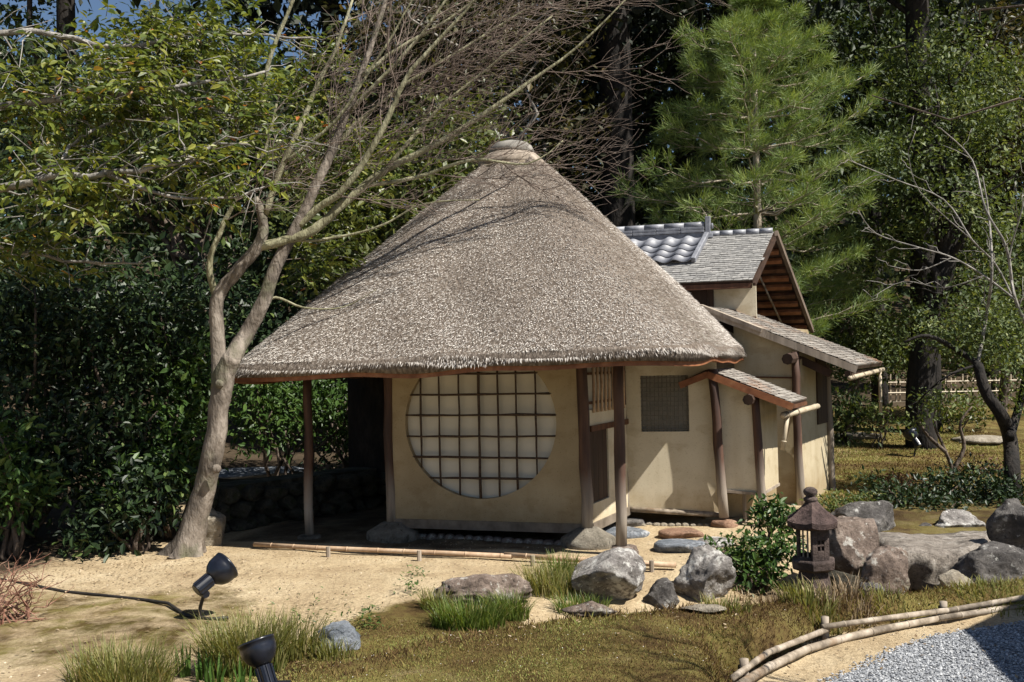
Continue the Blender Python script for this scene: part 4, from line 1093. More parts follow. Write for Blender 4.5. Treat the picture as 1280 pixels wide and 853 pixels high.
n_ = 48
for r_, z_ in rings:
    for k in range(n_):
        th = 2 * math.pi * k / n_ + PH; lo = ((k / 8) % 1) - .5
        hx = math.cos(math.pi / 6) / math.cos(lo * math.pi / 3); up = .016 * (abs(lo) * 2) ** 3 * (r_ / .19)
        rr = r_ * (hx if r_ > .06 else 1)
        mb.v.append((cx.x + rr * math.cos(th), cx.y + rr * math.sin(th), z_ + up + .004 * mnoise.noise(Vector((th * 3, r_ * 20, 1)))))
for j in range(len(rings) - 1):
    for k in range(n_):
        k2 = (k + 1) % n_; mb.f.append((j * n_ + k, j * n_ + k2, (j + 1) * n_ + k2, (j + 1) * n_ + k))
mb.f.append(tuple(range(n_))[::-1])
mb.build('lantern_roof', M['lantern_roof'], lan)
mb = MB(); z0 = lz(627)
mb.lathe((cx.x - .008, cx.y, z0), [(.035, -.01), (.05, .005), (.052, .022), (.038, .036), (.034, .040), (.046, .052), (.053, .07), (.049, .088), (.03, .104), (.006, .110)], 18); mb.build('finial', M['lantern'], lan, True)

# ================================================================== BAMBOO EDGING AND FENCES
edg = root('bamboo_edging', gnd(480, 694), 'long low bamboo rail on pegs along the edge of the tea house floor', 'bamboo rail')
epx = [(318, 686.5), (400, 691), (480, 694.5), (560, 698), (640, 702), (700, 705), (845, 713)]
ep = [gnd(*p) + Vector((0, 0, .045)) for p in epx]
def rail(name, pts, r, mat, parent, nodes=.32, n_=8):
    mb = MB(); mb.tube(pts, r, n_)
    tot = sum((pts[i + 1] - pts[i]).length for i in range(len(pts) - 1)); s_ = nodes * random.uniform(.3, .9)
    while s_ < tot:
        q_ = s_
        for i in range(len(pts) - 1):
            L_ = (pts[i + 1] - pts[i]).length
            if q_ < L_:
                d = (pts[i + 1] - pts[i]).normalized(); p = pts[i] + d * q_
                mb.tube([p - d * .008, p, p + d * .008], [r * 1.02, r * 1.14, r * 1.02], n_); break
            q_ -= L_
        s_ += nodes * random.uniform(.85, 1.15)
    return mb.build(name, mat, parent, True)
rail('bamboo_rail', ep[:5], .024, M['bamboo'], edg); rail('bamboo_rail', [ep[4] - (ep[5] - ep[4]) * .15 + Vector((0, .01, .012)), ep[5], ep[6]], .025, M['bamboo'], edg)
for px, py in ((410, 697), (524, 702), (666, 709), (815, 716)):
    g = gnd(px, py); mb = MB(); mb.tube([g + Vector((0, .02, -.05)), g + Vector((0, .02, .10))], .022, 7); mb.build('peg', M['wood_grey'], edg)

fen = root('bamboo_fence', gnd(1031, 803), 'low curved fence of two split bamboo rails beside the gravel path', 'bamboo fence')
fpost = [(930, 856, 824), (1031, 804, 771), (1179, 777, 752)]
fg = [gnd(px, py) for px, py, _ in fpost]
for g, (px, py, ty) in zip(fg, fpost):
    t = at(px, ty, g.y); mb = MB(); mb.tube([Vector((g.x, g.y, g.z - .1)), Vector((g.x + .004, g.y, (g.z + t.z) / 2)), t], [.024, .024, .025], 9); mb.build('fence_post', M['wood_grey'], fen, True)
    mb = MB(); zc = (g.z + t.z) / 2 + .02
    mb.tube([Vector((g.x, g.y, zc - .012)), Vector((g.x, g.y, zc + .012))], .031, 8); mb.build('rope_tie', M['cable'], fen)
def fd(px): return float(np.interp(px, [880, 930, 1031, 1179, 1280, 1400], [4.8, fg[0].y, fg[1].y, fg[2].y, fg[2].y + .33, fg[2].y + .6])) - .045
lower = [at(x, y, fd(x)) for x, y in ((918, 860), (960, 835), (1008, 812), (1056, 798), (1104, 786.5), (1181, 771))]
lower2 = [at(x, y, fd(x) - .01) for x, y in ((1172, 773), (1235, 764), (1290, 757), (1390, 742))]
up1 = [at(x, y, fd(x)) for x, y in ((914, 849), (960, 816), (1034, 787))]; up2 = [at(x, y, fd(x) - .01) for x, y in ((1028, 784), (1100, 774), (1184, 763))]; up3 = [at(x, y, fd(x)) for x, y in ((1176, 765), (1280, 747), (1390, 731))]
for p, r in ((lower, .025), (lower2, .023), (up1, .018), (up2, .018), (up3, .019)): rail('bamboo_rail', p, r, M['bamboo_old'], fen, .28)

far = root('bamboo_trellis_fence', at(1190, 510, 27), 'pale bamboo lattice fence across the back of the garden', 'bamboo fence')
for k in range(30):
    px = 1092 + k * 6.9 + random.gauss(0, .8); g = at(px, 512 - .02 * (px - 1190), 27); t = at(px, 468 + random.gauss(0, 2), 27)
    mb = MB(); mb.tube([g + Vector((0, 0, -.3)), t], .026, 5); mb.build('upright', M['bamboo_pale'], far)
for py in (478, 491, 503):
    mb = MB(); mb.tube([at(1088, py + 1, 26.93), at(1300, py - 3, 26.93)], .024, 5); mb.build('cross_rail', M['bamboo_pale'], far)

# ================================================================== GARDEN SPOTLIGHTS
def spotlight(base, head, axis, rim, label):
    r_ = root('garden_spotlight', base, label, 'spotlight', 'black garden spotlights')
    ax = Vector(axis).normalized(); k = rim / .12
    a_ = ax.cross(Vector((0, 0, 1))).normalized(); b_ = ax.cross(a_)
    def ring(mb, prof, n_=20):
        o_ = len(mb.v)
        for r, z in prof:
            for i in range(n_):
                th = 2 * math.pi * i / n_; mb.v.append(tuple(head + ax * z * k + (a_ * math.cos(th) + b_ * math.sin(th)) * r * k))
        for j in range(len(prof) - 1):
            for i in range(n_):
                i2 = (i + 1) % n_; mb.f.append((o_ + j * n_ + i, o_ + j * n_ + i2, o_ + (j + 1) * n_ + i2, o_ + (j + 1) * n_ + i))
        mb.f.append(tuple(o_ + i for i in range(n_))[::-1])
    mb = MB(); ring(mb, [(.050, -.06), (.066, -.045), (.098, -.012), (.117, .03), (.122, .07), (.120, .10), (.124, .102), (.124, .118), (.110, .118), (.095, .06)]); hd = mb.build('lamp_head', M['metal'], r_, True)
    mb = MB(); ring(mb, [(.001, .088), (.109, .09), (.109, .094), (.001, .1)]); mb.build('glass', M['lens'], hd, True)
    mb = MB(); ring(mb, [(.046, -.20), (.052, -.195), (.052, -.05), (.046, -.045)], 14)
    for i in range(10):
        th = 2 * math.pi * i / 10; u_ = a_ * math.cos(th) + b_ * math.sin(th)
        mb.beam(head + u_ * .052 * k - ax * .185 * k, head + u_ * .052 * k - ax * .06 * k, .006 * k, .016 * k, up=u_)
    mb.build('finned_body', M['metal'], r_)
    kn = head - ax * .12 * k - Vector((0, 0, .075 * k))
    mb = MB(); mb.tube([head - ax * .13 * k, kn], .022 * k, 8); mb.tube([kn - a_ * .035 * k, kn + a_ * .035 * k], .030 * k, 10); mb.build('bracket', M['metal'], r_)
    mb = MB(); mb.tube([kn, Vector((kn.x * .5 + base.x * .5, kn.y * .5 + base.y * .5, (kn.z + base.z) / 2)), base - Vector((0, 0, .1))], .014, 7)
    mb.beam(base + Vector((-.05, 0, .05)), base + Vector((.05, 0, .05)), .03, .012); mb.build('stake', M['metal'], r_)
    return r_
b1 = gnd(246, 774); spotlight(b1, at(270, 718, b1.y + .02), (.60, .60, .50), .112, 'black bullet spotlight on a stake aimed at the tea house from the sandy ground')
b2 = gnd(350, 868); spotlight(b2, at(326, 822, b2.y + .05), (-.34, .25, .9), .085, 'black spotlight half hidden in the sedge at the bottom edge of the photo')
b3 = gnd(1141, 571); spotlight(b3, at(1141, 546, b3.y), (-.3, .5, .75), .12, 'distant dark spotlight standing on the back lawn near the fence')
# cable
mb = MB(); cp = []
for px, py in ((-20, 722), (30, 731), (80, 741), (130, 746), (180, 752), (210, 758), (232, 772), (262, 776), (285, 777)):
    cp.append(gnd(px, py) + Vector((0, 0, .018 + .01 * math.sin(px))))
mb.tube(cp, .013, 6); tag(mb.build('power_cable', M['cable'], None, True), 'dark cable trailing over the sand to the bullet spotlight', 'cable')

# ================================================================== GRASS AND LOW PLANTS
def blades(name, c, n_, rad, hgt, w, mat, label, lean=.5, dirn=None, cat='grass', rnd_hi=1.0):
    """a tuft of bent blades, three segments each"""
    th = rng.random(n_) * 6.283; rr = np.sqrt(rng.random(n_)) * rad
    bx_, by_ = c.x + rr * np.cos(th), c.y + rr * np.sin(th) * .6
    P = np.stack([bx_, by_, height(bx_, by_) - .01], 1)
    az = th + rng.normal(size=n_) * .8; ln = lean * (.25 + .9 * rng.random(n_)) * (.4 + .6 * rr / max(rad, 1e-3))
    D = np.stack([np.cos(az), np.sin(az) * .8, np.zeros(n_)], 1)
    if dirn is not None: D = D + np.array(dirn) * .6
    S = np.stack([-np.sin(az + rng.normal(size=n_) * .7), np.cos(az), np.zeros(n_)], 1); S = unit(S)
    H = hgt * (.45 + .65 * rng.random(n_))
    vs = []
    for t in (0, .4, .75, 1.0):
        p = P + np.array([0, 0, 1]) * (H * (t - .35 * ln * t ** 2.2))[:, None] + D * (H * ln * t ** 1.9)[:, None]
        ww = (w * (1 - t) ** .6 * (.7 + .5 * (t < .5)))[:, None] if hasattr(w, '__len__') else np.full((n_, 1), w * (1 - t) ** .6)
        vs += [p - S * ww / 2, p + S * ww / 2]
    v = np.stack(vs, 1)
    f = np.array([[0, 1, 3, 2], [2, 3, 5, 4], [4, 5, 7, 6]])
    fc = (np.arange(n_)[:, None, None] * 8 + f[None]).reshape(-1, 4)
    rd = np.repeat(np.clip(rng.random(n_) * rnd_hi, 0, 1), 3)
    o = place(name, mesh_np(name, v.reshape(-1, 3), fc, rd), mat, None, 'stuff'); return tag(o, label, cat)
for px, py, n_, rad, hg, lab, mt in (
    (150, 862, 900, .30, .33, 'olive sedge tuft at the bottom edge, left of the sandy slope', 'sedge'),
    (305, 838, 800, .26, .42, 'tall olive sedge tuft in front of the bullet spotlight', 'sedge'),
    (350, 822, 500, .30, .34, 'loose sedge spreading right of the bullet spotlight', 'sedge'),
    (585, 784, 700, .27, .26, 'bright green grass in front of the long lichen boulder', 'grass'),
    (635, 772, 420, .16, .24, 'bright green grass at the right end of the long boulder', 'grass'),
    (690, 742, 520, .27, .30, 'yellowish grass between the bamboo rail and the pale boulder', 'sedge'),
    (700, 722, 260, .16, .27, 'tall thin grass rising over the bamboo rail', 'grass'),
    (728, 766, 360, .22, .17, 'short grass at the foot of the large pale boulder', 'grass'),
    (933, 700, 260, .13, .19, 'fresh green grass behind the cleft boulder', 'grass'),
    (545, 760, 160, .12, .2, 'thin grass at the left end of the long boulder', 'sedge'),
    (905, 764, 150, .16, .12, 'short green grass at the foot of the cleft boulder', 'sedge'),
    (1110, 757, 150, .18, .11, 'short grass at the foot of the bridge boulders', 'sedge'),
    (1235, 750, 200, .25, .10, 'short grass under the speckled dark boulder at the right edge', 'sedge'),
    (415, 822, 160, .14, .15, 'sedge around the blue grey rock', 'sedge'),
    (1012, 756, 260, .2, .19, 'green and straw coloured grass in front of the lantern base', 'sedge'),
    (1050, 752, 170, .22, .2, 'pale dead grass around the foot of the stone lantern', 'dry'),
    (960, 752, 200, .3, .10, 'short dead grass along the moss below the glossy shrub', 'dry')):
    g = gnd(px, py); blades('grass_tuft', g, n_, rad, hg, .009, M[mt], lab, .75)
for px, py in ((255, 852), (268, 858), (300, 862), (230, 845), (330, 845)):
    g = gnd(px, py); blades('iris_leaves', g, 14, .06, .22, .022, M['iris'], 'broad fresh iris leaves sprouting in the sedge by the bottom edge', .35, cat='plant')['group'] = 'iris sprouts in the sedge'

# moss pile on the mound and scattered debris
def fibres(name, n_, xr, yr, dens, L, mat, label, w=.0045, shift=0.0):
    x = xr[0] + (xr[1] - xr[0]) * rng.random(n_); y = yr[0] + (yr[1] - yr[0]) * rng.random(n_)
    pn = np.array([mnoise.noise((a * 2.2, b_ * 2.2, 3)) for a, b_ in zip(x, y)])
    k = dens(x, y) * np.clip(.8 + pn * .9, .3, 1) > rng.random(n_); x, y, pn = x[k], y[k], pn[k]; n_ = len(x)
    P = np.stack([x, y, height(x, y) - .003], 1)
    T = np.stack([rng.normal(size=n_) * .55, rng.normal(size=n_) * .55, np.ones(n_)], 1)
    Ns = rng.normal(size=(n_, 3))
    pl2 = np.array([mnoise.noise((a * .8, b_ * 1.1, 9)) for a, b_ in zip(x, y)]); r = np.clip(.47 + pn * .35 + pl2 * .85 + shift + .17 * rng.normal(size=n_), 0, 1)
    o = add_leaves(name, P, T, Ns, L * (.5 + rng.random(n_)), w, mat, None, rnd=r); return tag(o, label)
fibres('moss', 330000, (-2.2, 4.2), (4.3, 7.6), lambda x, y: (moss_amt(x, y) > .3) * np.clip(moss_amt(x, y) + .15, 0, 1) * (np.abs(x) < .57 * y + .3), .013, M['mossfib'], 'brown and olive moss carpeting the mound in the foreground')
fibres('moss', 26000, (-1.2, 3.6), (4.4, 7.6), lambda x, y: (moss_amt(x, y) > .3) * np.clip(1.25 - np.abs(y - crest(x) + .12) / .35, 0, 1), .05, M['mossfib'], 'taller brown moss fringing the far lip of the mound', .006, -.22)
fibres('moss', 90000, (.9, 5), (4.6, 8.0), lambda x, y: (path_dist(x, y) > .02) * np.clip(1.3 - path_dist(x, y) / .3, 0, 1), .036, M['mossfib'], 'dark brown moss hanging on the bank behind the low bamboo fence', .005, -.2)
fibres('moss', 70000, (2.8, 9.5), (12.6, 20), lambda x, y: (moss_amt(x, y) > .4) * 1.0, .03, M['mossfib'], 'moss and short turf on the back lawn beyond the bridge', .014)
x = rng.uniform(-1.2, 3.6, 700); y = rng.uniform(4.7, 7.2, 700); k = moss_amt(x, y) > .5; x, y = x[k], y[k]
add_leaves('petals', np.stack([x, y, height(x, y) + .012], 1), np.stack([rng.normal(size=len(x)), rng.normal(size=len(x)), .2 * np.ones(len(x))], 1), np.tile([[.1, .1, 1.]], (len(x), 1)), .008, .006, M['petal'])['label'] = 'tiny fallen white petals on the moss'
x = np.concatenate([rng.uniform(-4.2, 5, 900), rng.normal(-3.9, .8, 600)]); y = np.concatenate([rng.uniform(5.2, 10.5, 900), rng.normal(9.3, .7, 600)]); z = height(x, y)
add_leaves('fallen_leaves', np.stack([x, y, z + .01], 1), np.stack([rng.normal(size=1500), rng.normal(size=1500), .25 * rng.random(1500)], 1), np.tile([[.1, .1, 1.]], (1500, 1)), .022 + .022 * rng.random(1500), .018, M['dry'])['label'] = 'dry fallen leaves scattered over sand and moss'
x = rng.uniform(-4.6, 3, 9000); y = rng.uniform(5.3, 10.5, 9000); k = moss_amt(x, y) < .5
pebbles('grit', np.stack([x, y, height(x, y) + .002], 1)[k], (.003 + .009 * rng.random(9000) ** 3)[k], M['grit'], 'grit and crumbs of earth on the sandy ground')

def herb(px, py, n_, rad, hg, label):
    g = gnd(px, py); m_ = n_; P = np.stack([g.x + rng.normal(size=m_) * rad, g.y + rng.normal(size=m_) * rad, np.zeros(m_)], 1)
    P[:, 2] = height(P[:, 0], P[:, 1]) + hg * rng.random(m_)
    T = np.stack([rng.normal(size=m_), rng.normal(size=m_), .6 * rng.random(m_)], 1); N = np.stack([rng.normal(size=m_) * .4, rng.normal(size=m_) * .4, np.ones(m_)], 1)
    return tag(add_leaves('low_herbs', P, T, N, .03 + .025 * rng.random(m_), .014, M['leaf_shrub']), label, 'plant')
herb(464, 785, 90, .045, .16, 'little upright leafy seedling in front of the bamboo rail, right of the spotlight')
herb(512, 742, 70, .07, .12, 'leafy seedling on the sand left of the long boulder')
herb(400, 778, 160, .28, .04, 'creeping green weeds on the sandy slope right of the spotlight')
herb(520, 720, 50, .05, .08, 'tiny weed near the middle of the bamboo rail')

def shrub(name, label, px, py, blobs, n_, size, mat, stems=5, group=None, d=None, clump=.10, per=9, fine=True, smat='bark_brown', aspect=.45, cat='shrub', r0=.018, sub=0):
    g = gnd(px, py) if d is None else Vector((at(px, py, d).x, d, hz(at(px, py, d).x, d)))
    r_ = root(name, g, label, cat, group)
    crown('foliage', blobs, n_, size, M[mat], r_, clump, per, .5, .1, aspect, fine)
    mb = MB()
    for k in range(stems):
        b_ = blobs[k % len(blobs)]; t = Vector(b_[0]) + Vector((random.uniform(-.6, .6) * b_[1][0], random.uniform(-.6, .6) * b_[1][1], random.uniform(-.2, .7) * b_[1][2]))
        mb.tube(curve_pts(g + Vector((random.gauss(0, .03), random.gauss(0, .03), -.05)), t, 6, .03, .05), list(np.linspace(r0, r0 * .3, 6)), 5)
    mb.build('stem', M[smat], r_, True)
    return r_
dS = gnd(950, 745).y + .2
shrub('glossy_shrub', 'glossy green leafy shrub beside the cleft boulder, left of the lantern', 950, 742, [blob(918, 690, dS, 34, 22), blob(960, 695, dS, 40, 32), blob(935, 718, dS + .05, 46, 20), blob(985, 690, dS, 18, 20)], 1300, .07, M and 'leaf_shrub', 8, clump=.05, per=7)
shrub('glossy_shrub', 'small leafy shrub under the bamboo downpipe behind the lantern', 965, 672, [blob(965, 638, 9.3, 26, 16), blob(985, 655, 9.3, 18, 14), blob(950, 655, 9.3, 14, 12)], 520, .075, 'leaf_shrub', 5, d=9.3, clump=.05, per=7)
shrub('low_shrub', 'low pale green shrub at the house corner behind the lantern', 1055, 650, [blob(1048, 632, 11.5, 34, 14), blob(1075, 626, 11.6, 22, 10)], 650, .055, 'leaf_mid', 4, d=11.5, clump=.06)
BG = 'shrubs on the back lawn'
shrub('garden_shrub', 'round light green shrub just right of the house corner', 1062, 552, [blob(1060, 510, 18.5, 30, 28), blob(1050, 535, 18.5, 18, 16)], 900, .12, 'leaf_mid', 6, d=18.5, group=BG, clump=.14, fine=False)
shrub('garden_shrub', 'airy shrub with thin bare stems left of the distant spotlight', 1098, 560, [blob(1098, 522, 18, 26, 20)], 420, .11, 'leaf_mid', 6, d=18, group=BG, clump=.14, fine=False)
shrub('garden_shrub', 'yellow green shrub in front of the lattice fence', 1195, 545, [blob(1185, 520, 20, 32, 18), blob(1220, 512, 20, 28, 18)], 700, .11, 'leaf_yellow', 5, d=20, group=BG, clump=.16, fine=False)
shrub('garden_shrub', 'dark low evergreen spreading behind the bridge rocks', 1130, 650, [blob(1130, 626, 12.3, 50, 20), blob(1180, 614, 12.8, 40, 26), blob(1100, 612, 12.9, 30, 16)], 2600, .075, 'leaf_dark', 5, d=12.4, group=BG, clump=.09, fine=False)
shrub('garden_shrub', 'dark evergreen mound at the right behind the dome shaped rock', 1215, 640, [blob(1220, 606, 13, 48, 30), blob(1255, 622, 12.4, 36, 28), blob(1190, 636, 12, 34, 16)], 2800, .075, 'leaf_dark', 5, d=12.9, group=BG, clump=.09, fine=False)
shrub('garden_shrub', 'reddish brown low clipped shrub on the sunny back lawn', 1122, 612, [blob(1125, 602, 14.2, 32, 12)], 900, .05, 'leaf_red', 5, d=14.2, group=BG, clump=.07, fine=False)
shrub('garden_shrub', 'brownish ground shrub at the right in front of the forked tree', 1235, 590, [blob(1230, 582, 15.2, 55, 9)], 700, .05, 'leaf_red', 4, d=15.2, group=BG, clump=.09, fine=False)
# red bare twigs at the far left
tw = root('red_twig_bush', gnd(-5, 782), 'bush of bare reddish twigs at the far left edge', 'bush')
for k in range(46):
    g = gnd(-8, 780) + Vector((random.gauss(0, .12), random.gauss(0, .1), 0)); e = at(random.uniform(-60, 78), random.uniform(690, 775), g.y + random.uniform(-.3, .3))
    mb = MB(); mb.tube(curve_pts(g, e, 6, .1, .05), list(np.linspace(.008, .002, 6)), 4)
    for _ in range(3):
        q_ = g.lerp(e, random.uniform(.4, .9)); mb.tube(curve_pts(q_, q_ + Vector((random.gauss(0, .1), random.gauss(0, .1), random.uniform(.02, .16))), 4, 0, .05), [.004, .003, .002, .0015], 4)
    mb.build('twig', M['bark_red'], tw)

# ================================================================== BARE MAPLE in front of the house
mb0 = gnd(233, 694); D0 = mb0.y
maple = root('maple_tree', mb0, 'bare leaning maple with smooth grey trunk and fine twigs reaching over the thatch', 'tree')
def path(lst): lst = [(x, y, d * (1 if y > 440 else -.32), w) for x, y, d, w in lst]; return [at(x, y, D0 + d) for x, y, d, w in lst], [w * (D0 + d) / F / 2 for x, y, d, w in lst]
def smooth_path(P_, R_, k=4):
    out, rr = [], []
    n_ = len(P_)
    for i in range(n_ - 1):
        p0, p1, p2, p3 = P_[max(i - 1, 0)], P_[i], P_[i + 1], P_[min(i + 2, n_ - 1)]
        for j in range(k):
            t = j / k
            out.append(.5 * ((2 * p1) + (p2 - p0) * t + (2 * p0 - 5 * p1 + 4 * p2 - p3) * t * t + (3 * p1 - p0 - 3 * p2 + p3) * t ** 3)); rr.append(R_[i] * (1 - t) + R_[i + 1] * t)
    out.append(P_[-1]); rr.append(R_[-1]); return out, rr
trunk = [(229, 702, .0, 42), (236, 680, .0, 35), (246, 645, -.02, 30), (258, 600, -.05, 27), (269, 550, -.1, 25.5), (274, 510, -.1, 25), (280, 470, -.12, 26), (290, 446, -.15, 22)]
limbs = [
    ('trunk', trunk, 12),
    ('limb', [(277, 485, -.1, 26), (273, 440, -.1, 19), (271, 375, -.1, 17), (296, 340, -.1, 16), (324, 305, -.1, 15), (329, 275, -.1, 12), (318, 248, -.05, 9)], 9),
    ('limb', [(286, 456, -.15, 24), (306, 420, -.2, 20), (326, 385, -.25, 18), (348, 325, -.3, 16), (372, 282, -.35, 14), (402, 217, -.45, 12), (430, 150, -.6, 10), (462, 62, -.8, 7), (492, -30, -1.0, 4)], 9),
    ('limb', [(324, 308, -.1, 12), (353, 302, -.2, 12), (393, 287, -.4, 12), (432, 252, -.6, 11), (480, 214, -.8, 9), (560, 172, -1.0, 7), (640, 118, -1.2, 5), (720, 60, -1.4, 3), (786, -4, -1.6, 1.6)], 8),
    ('limb', [(372, 284, -.35, 10), (400, 258, -.3, 9), (430, 237, -.2, 8.5), (470, 177, -.1, 8), (495, 126, -.1, 7), (516, 86, 0, 6), (582, 14, .1, 4), (620, -40, .1, 2)], 8),
    ('limb', [(271, 376, -.1, 10), (262, 330, 0, 8), (275, 290, .05, 7), (300, 240, .1, 5), (330, 190, .1, 4), (345, 130, .2, 3)], 7),
    ('limb', [(331, 268, -.1, 9), (350, 215, -.2, 8), (372, 165, -.3, 7), (395, 110, -.5, 6), (420, 60, -.6, 5), (440, 0, -.8, 3)], 7),
    ('limb', [(325, 150, .1, 6), (335, 80, .1, 6), (358, 20, .1, 5), (380, -30, .1, 4)], 7),
    ('limb', [(460, 232, -.7, 6), (520, 222, -.9, 5), (590, 200, -1.1, 4), (660, 205, -1.3, 2.5), (704, 176, -1.4, 1.5)], 6),
    ('limb', [(402, 218, -.45, 8), (440, 160, -.8, 6.5), (500, 110, -1.0, 5), (580, 60, -1.2, 4), (660, 10, -1.4, 2.5)], 6),
    ('limb', [(437, 140, -.6, 6), (480, 95, -.4, 5), (530, 40, -.3, 4), (570, -20, -.2, 2.5)], 6),
    ('limb', [(452, 95, -.7, 6), (500, 60, -.9, 5), (560, 25, -1.1, 3.5), (620, -20, -1.2, 2.5)], 6),
    ('limb', [(326, 385, -.25, 4), (345, 372, -.4, 3.5), (380, 385, -.6, 2.6), (430, 384, -.7, 1.6), (470, 362, -.8, 1)], 5),
    ('limb', [(360, 300, -.3, 5), (400, 300, -.7, 4), (470, 285, -.9, 3), (530, 255, -1.1, 2), (600, 250, -1.2, 1.2)], 5),
    ('limb', [(480, 214, -.8, 6), (545, 140, -.9, 4.5), (610, 85, -1.0, 3.2), (690, 20, -1.2, 2)], 6),
    ('limb', [(352, 205, -.2, 5), (420, 150, -.1, 4), (480, 60, .1, 3), (520, -10, .2, 2)], 6)]
allp = []
for nm, lst, ns_ in limbs:
    P_, R_ = path(lst); P_, R_ = smooth_path(P_, R_)
    P_ = [p + Vector((random.gauss(0, .004), random.gauss(0, .004), 0)) for p in P_]
    if nm == 'trunk':
        mb = MB(); mb.tube(P_, R_, 16)
        for i, v in enumerate(mb.v):       # root flare and flutes
            v = Vector(v); j = min(len(P_) - 1, i // 16); dz = max(0, 1 - (v.z - mb0.z) / .4); ang = (i % 16) / 16 * 6.283
            o_ = v - P_[j]; mb.v[i] = tuple(P_[j] + o_ * (1 + (.45 * math.sin(ang * 5 + .6) + .25) * dz ** 3 + .10 * mnoise.noise(v * 5) + .05 * mnoise.noise(v * 13)))
        o = mb.build('trunk', M['bark_maple'], maple, True)
        for (kx, ky) in ((272, 480), (268, 587)):
            mb = MB(); c = at(kx, ky, D0 - .27); mb.lathe((0, 0, 0), [(.048, 0), (.040, .03), (.034, .04), (.012, .043)], 12); me = mb.mesh('knot', True)
            me.transform(Matrix.Translation(c + Vector((0, .07, 0))) @ Matrix.Rotation(math.radians(100), 4, 'X')); place('knot', me, M['bark_maple'], maple)
    else:
        mb = MB(); mb.tube(P_, R_, ns_); mb.build('limb', M['bark_maple' if R_[0] > .05 else 'bark_green'], maple, True)
        allp.append((P_, R_))
# twigs: they sweep up and to the right like the limbs do
tm = MB(); ntw = 0
bend = Vector((.75, -.05, .42)).normalized()
def twig(p, d, L_, r, lev):
    global ntw
    if ntw > 2600: return
    n_ = 5 if lev < 2 else 4; pts = [p]; dd = d.copy()
    for i in range(n_):
        dd = (dd + bend * .10 + Vector((random.gauss(0, .10), random.gauss(0, .10), random.gauss(0, .10)))).normalized(); pts.append(pts[-1] + dd * L_ / n_)
    tm.tube(pts, list(np.linspace(r, max(.0013, r * .4), n_ + 1)), 4 if lev else 5, cap=False); ntw += 1
    if lev >= 2: return
    for i in range(1, n_ + 1):
        for sgn in ((1, -1) if random.random() < .75 else (random.choice((1, -1)),)):
            ax = dd.cross(Vector((random.gauss(0, .5), -1, random.gauss(0, .3)))).normalized()
            nd_ = (dd * .85 + ax * sgn * random.uniform(.35, .7)).normalized()
            twig(pts[i], nd_, L_ * random.uniform(.4, .65), r * .55, lev + 1) if lev == 0 or random.random() < .5 else None
for P_, R_ in allp:
    n_ = len(P_); tot = n_
    st = int(n_ * (.45 if R_[0] > .045 else .25))
    for i in range(st, n_):
        if R_[i] > .055 or P_[i].x < -2.1 and random.random() < .65: continue
        d = (P_[min(i + 1, n_ - 1)] - P_[max(i - 1, 0)]).normalized()
        if random.random() < .46:
            ax = d.cross(Vector((random.gauss(0, .4), -1, random.gauss(0, .4)))).normalized() * random.choice((1, -1))
            twig(P_[i], (d * .8 + ax * random.uniform(.35, .75)).normalized(), random.uniform(.6, 1.3), min(.0072, R_[i] * .6), 0)
tm.build('twigs', M['bark_twig'], maple, True, kind='stuff')

# ================================================================== TREES
def tree(name, label, base, tips_from, blobs, n_, size, mat, bmat, r0, group=None, clump=.35, per=22, trunk_pts=None, aspect=.5, fine=False, shell=.5, nl=8, cat='tree', lr=None):
    r_ = root(name, base, label, cat, group)
    mb = MB(); tp = trunk_pts or [base, base.lerp(tips_from, .5) + Vector((random.gauss(0, .1), 0, 0)), tips_from]
    P_, R_ = smooth_path([Vector(p) for p in tp], list(np.linspace(r0, r0 * .55, len(tp)))); P_[0] = P_[0] - Vector((0, 0, .3)); mb.tube(P_, R_, 10)
    mb.build('trunk', M[bmat], r_, True)
    for k in range(nl):
        b_ = blobs[k % len(blobs)]; d = Vector((random.gauss(0, .5), random.gauss(0, .5), random.uniform(-.1, .6)))
        t = Vector(b_[0]) + Vector((d.x * b_[1][0], d.y * b_[1][1], d.z * b_[1][2])); s_ = P_[random.randint(len(P_) // 2, len(P_) - 1)]
        mb = MB(); pts = curve_pts(s_, t, 8, .04, .05); lr_ = lr or r0 * .35; mb.tube(pts, list(np.linspace(lr_, lr_ * .2, 8)), 6)
        for _ in range(5):
            q_ = pts[random.randint(3, 7)]; e = q_ + Vector((random.gauss(0, .35) * b_[1][0], random.gauss(0, .35) * b_[1][1], random.gauss(.1, .3) * b_[1][2])); mb.tube(curve_pts(q_, e, 5, .02, .05), list(np.linspace(lr_ * .3, lr_ * .08, 5)), 4)
        mb.build('limb', M[bmat], r_, True)
    if n_: crown('foliage', blobs, n_, size, M[mat], r_, clump, per, shell, .2, aspect, fine)
    return r_
def G(px, d): x = at(px, 500, d).x; return Vector((x, d, hz(x, d)))

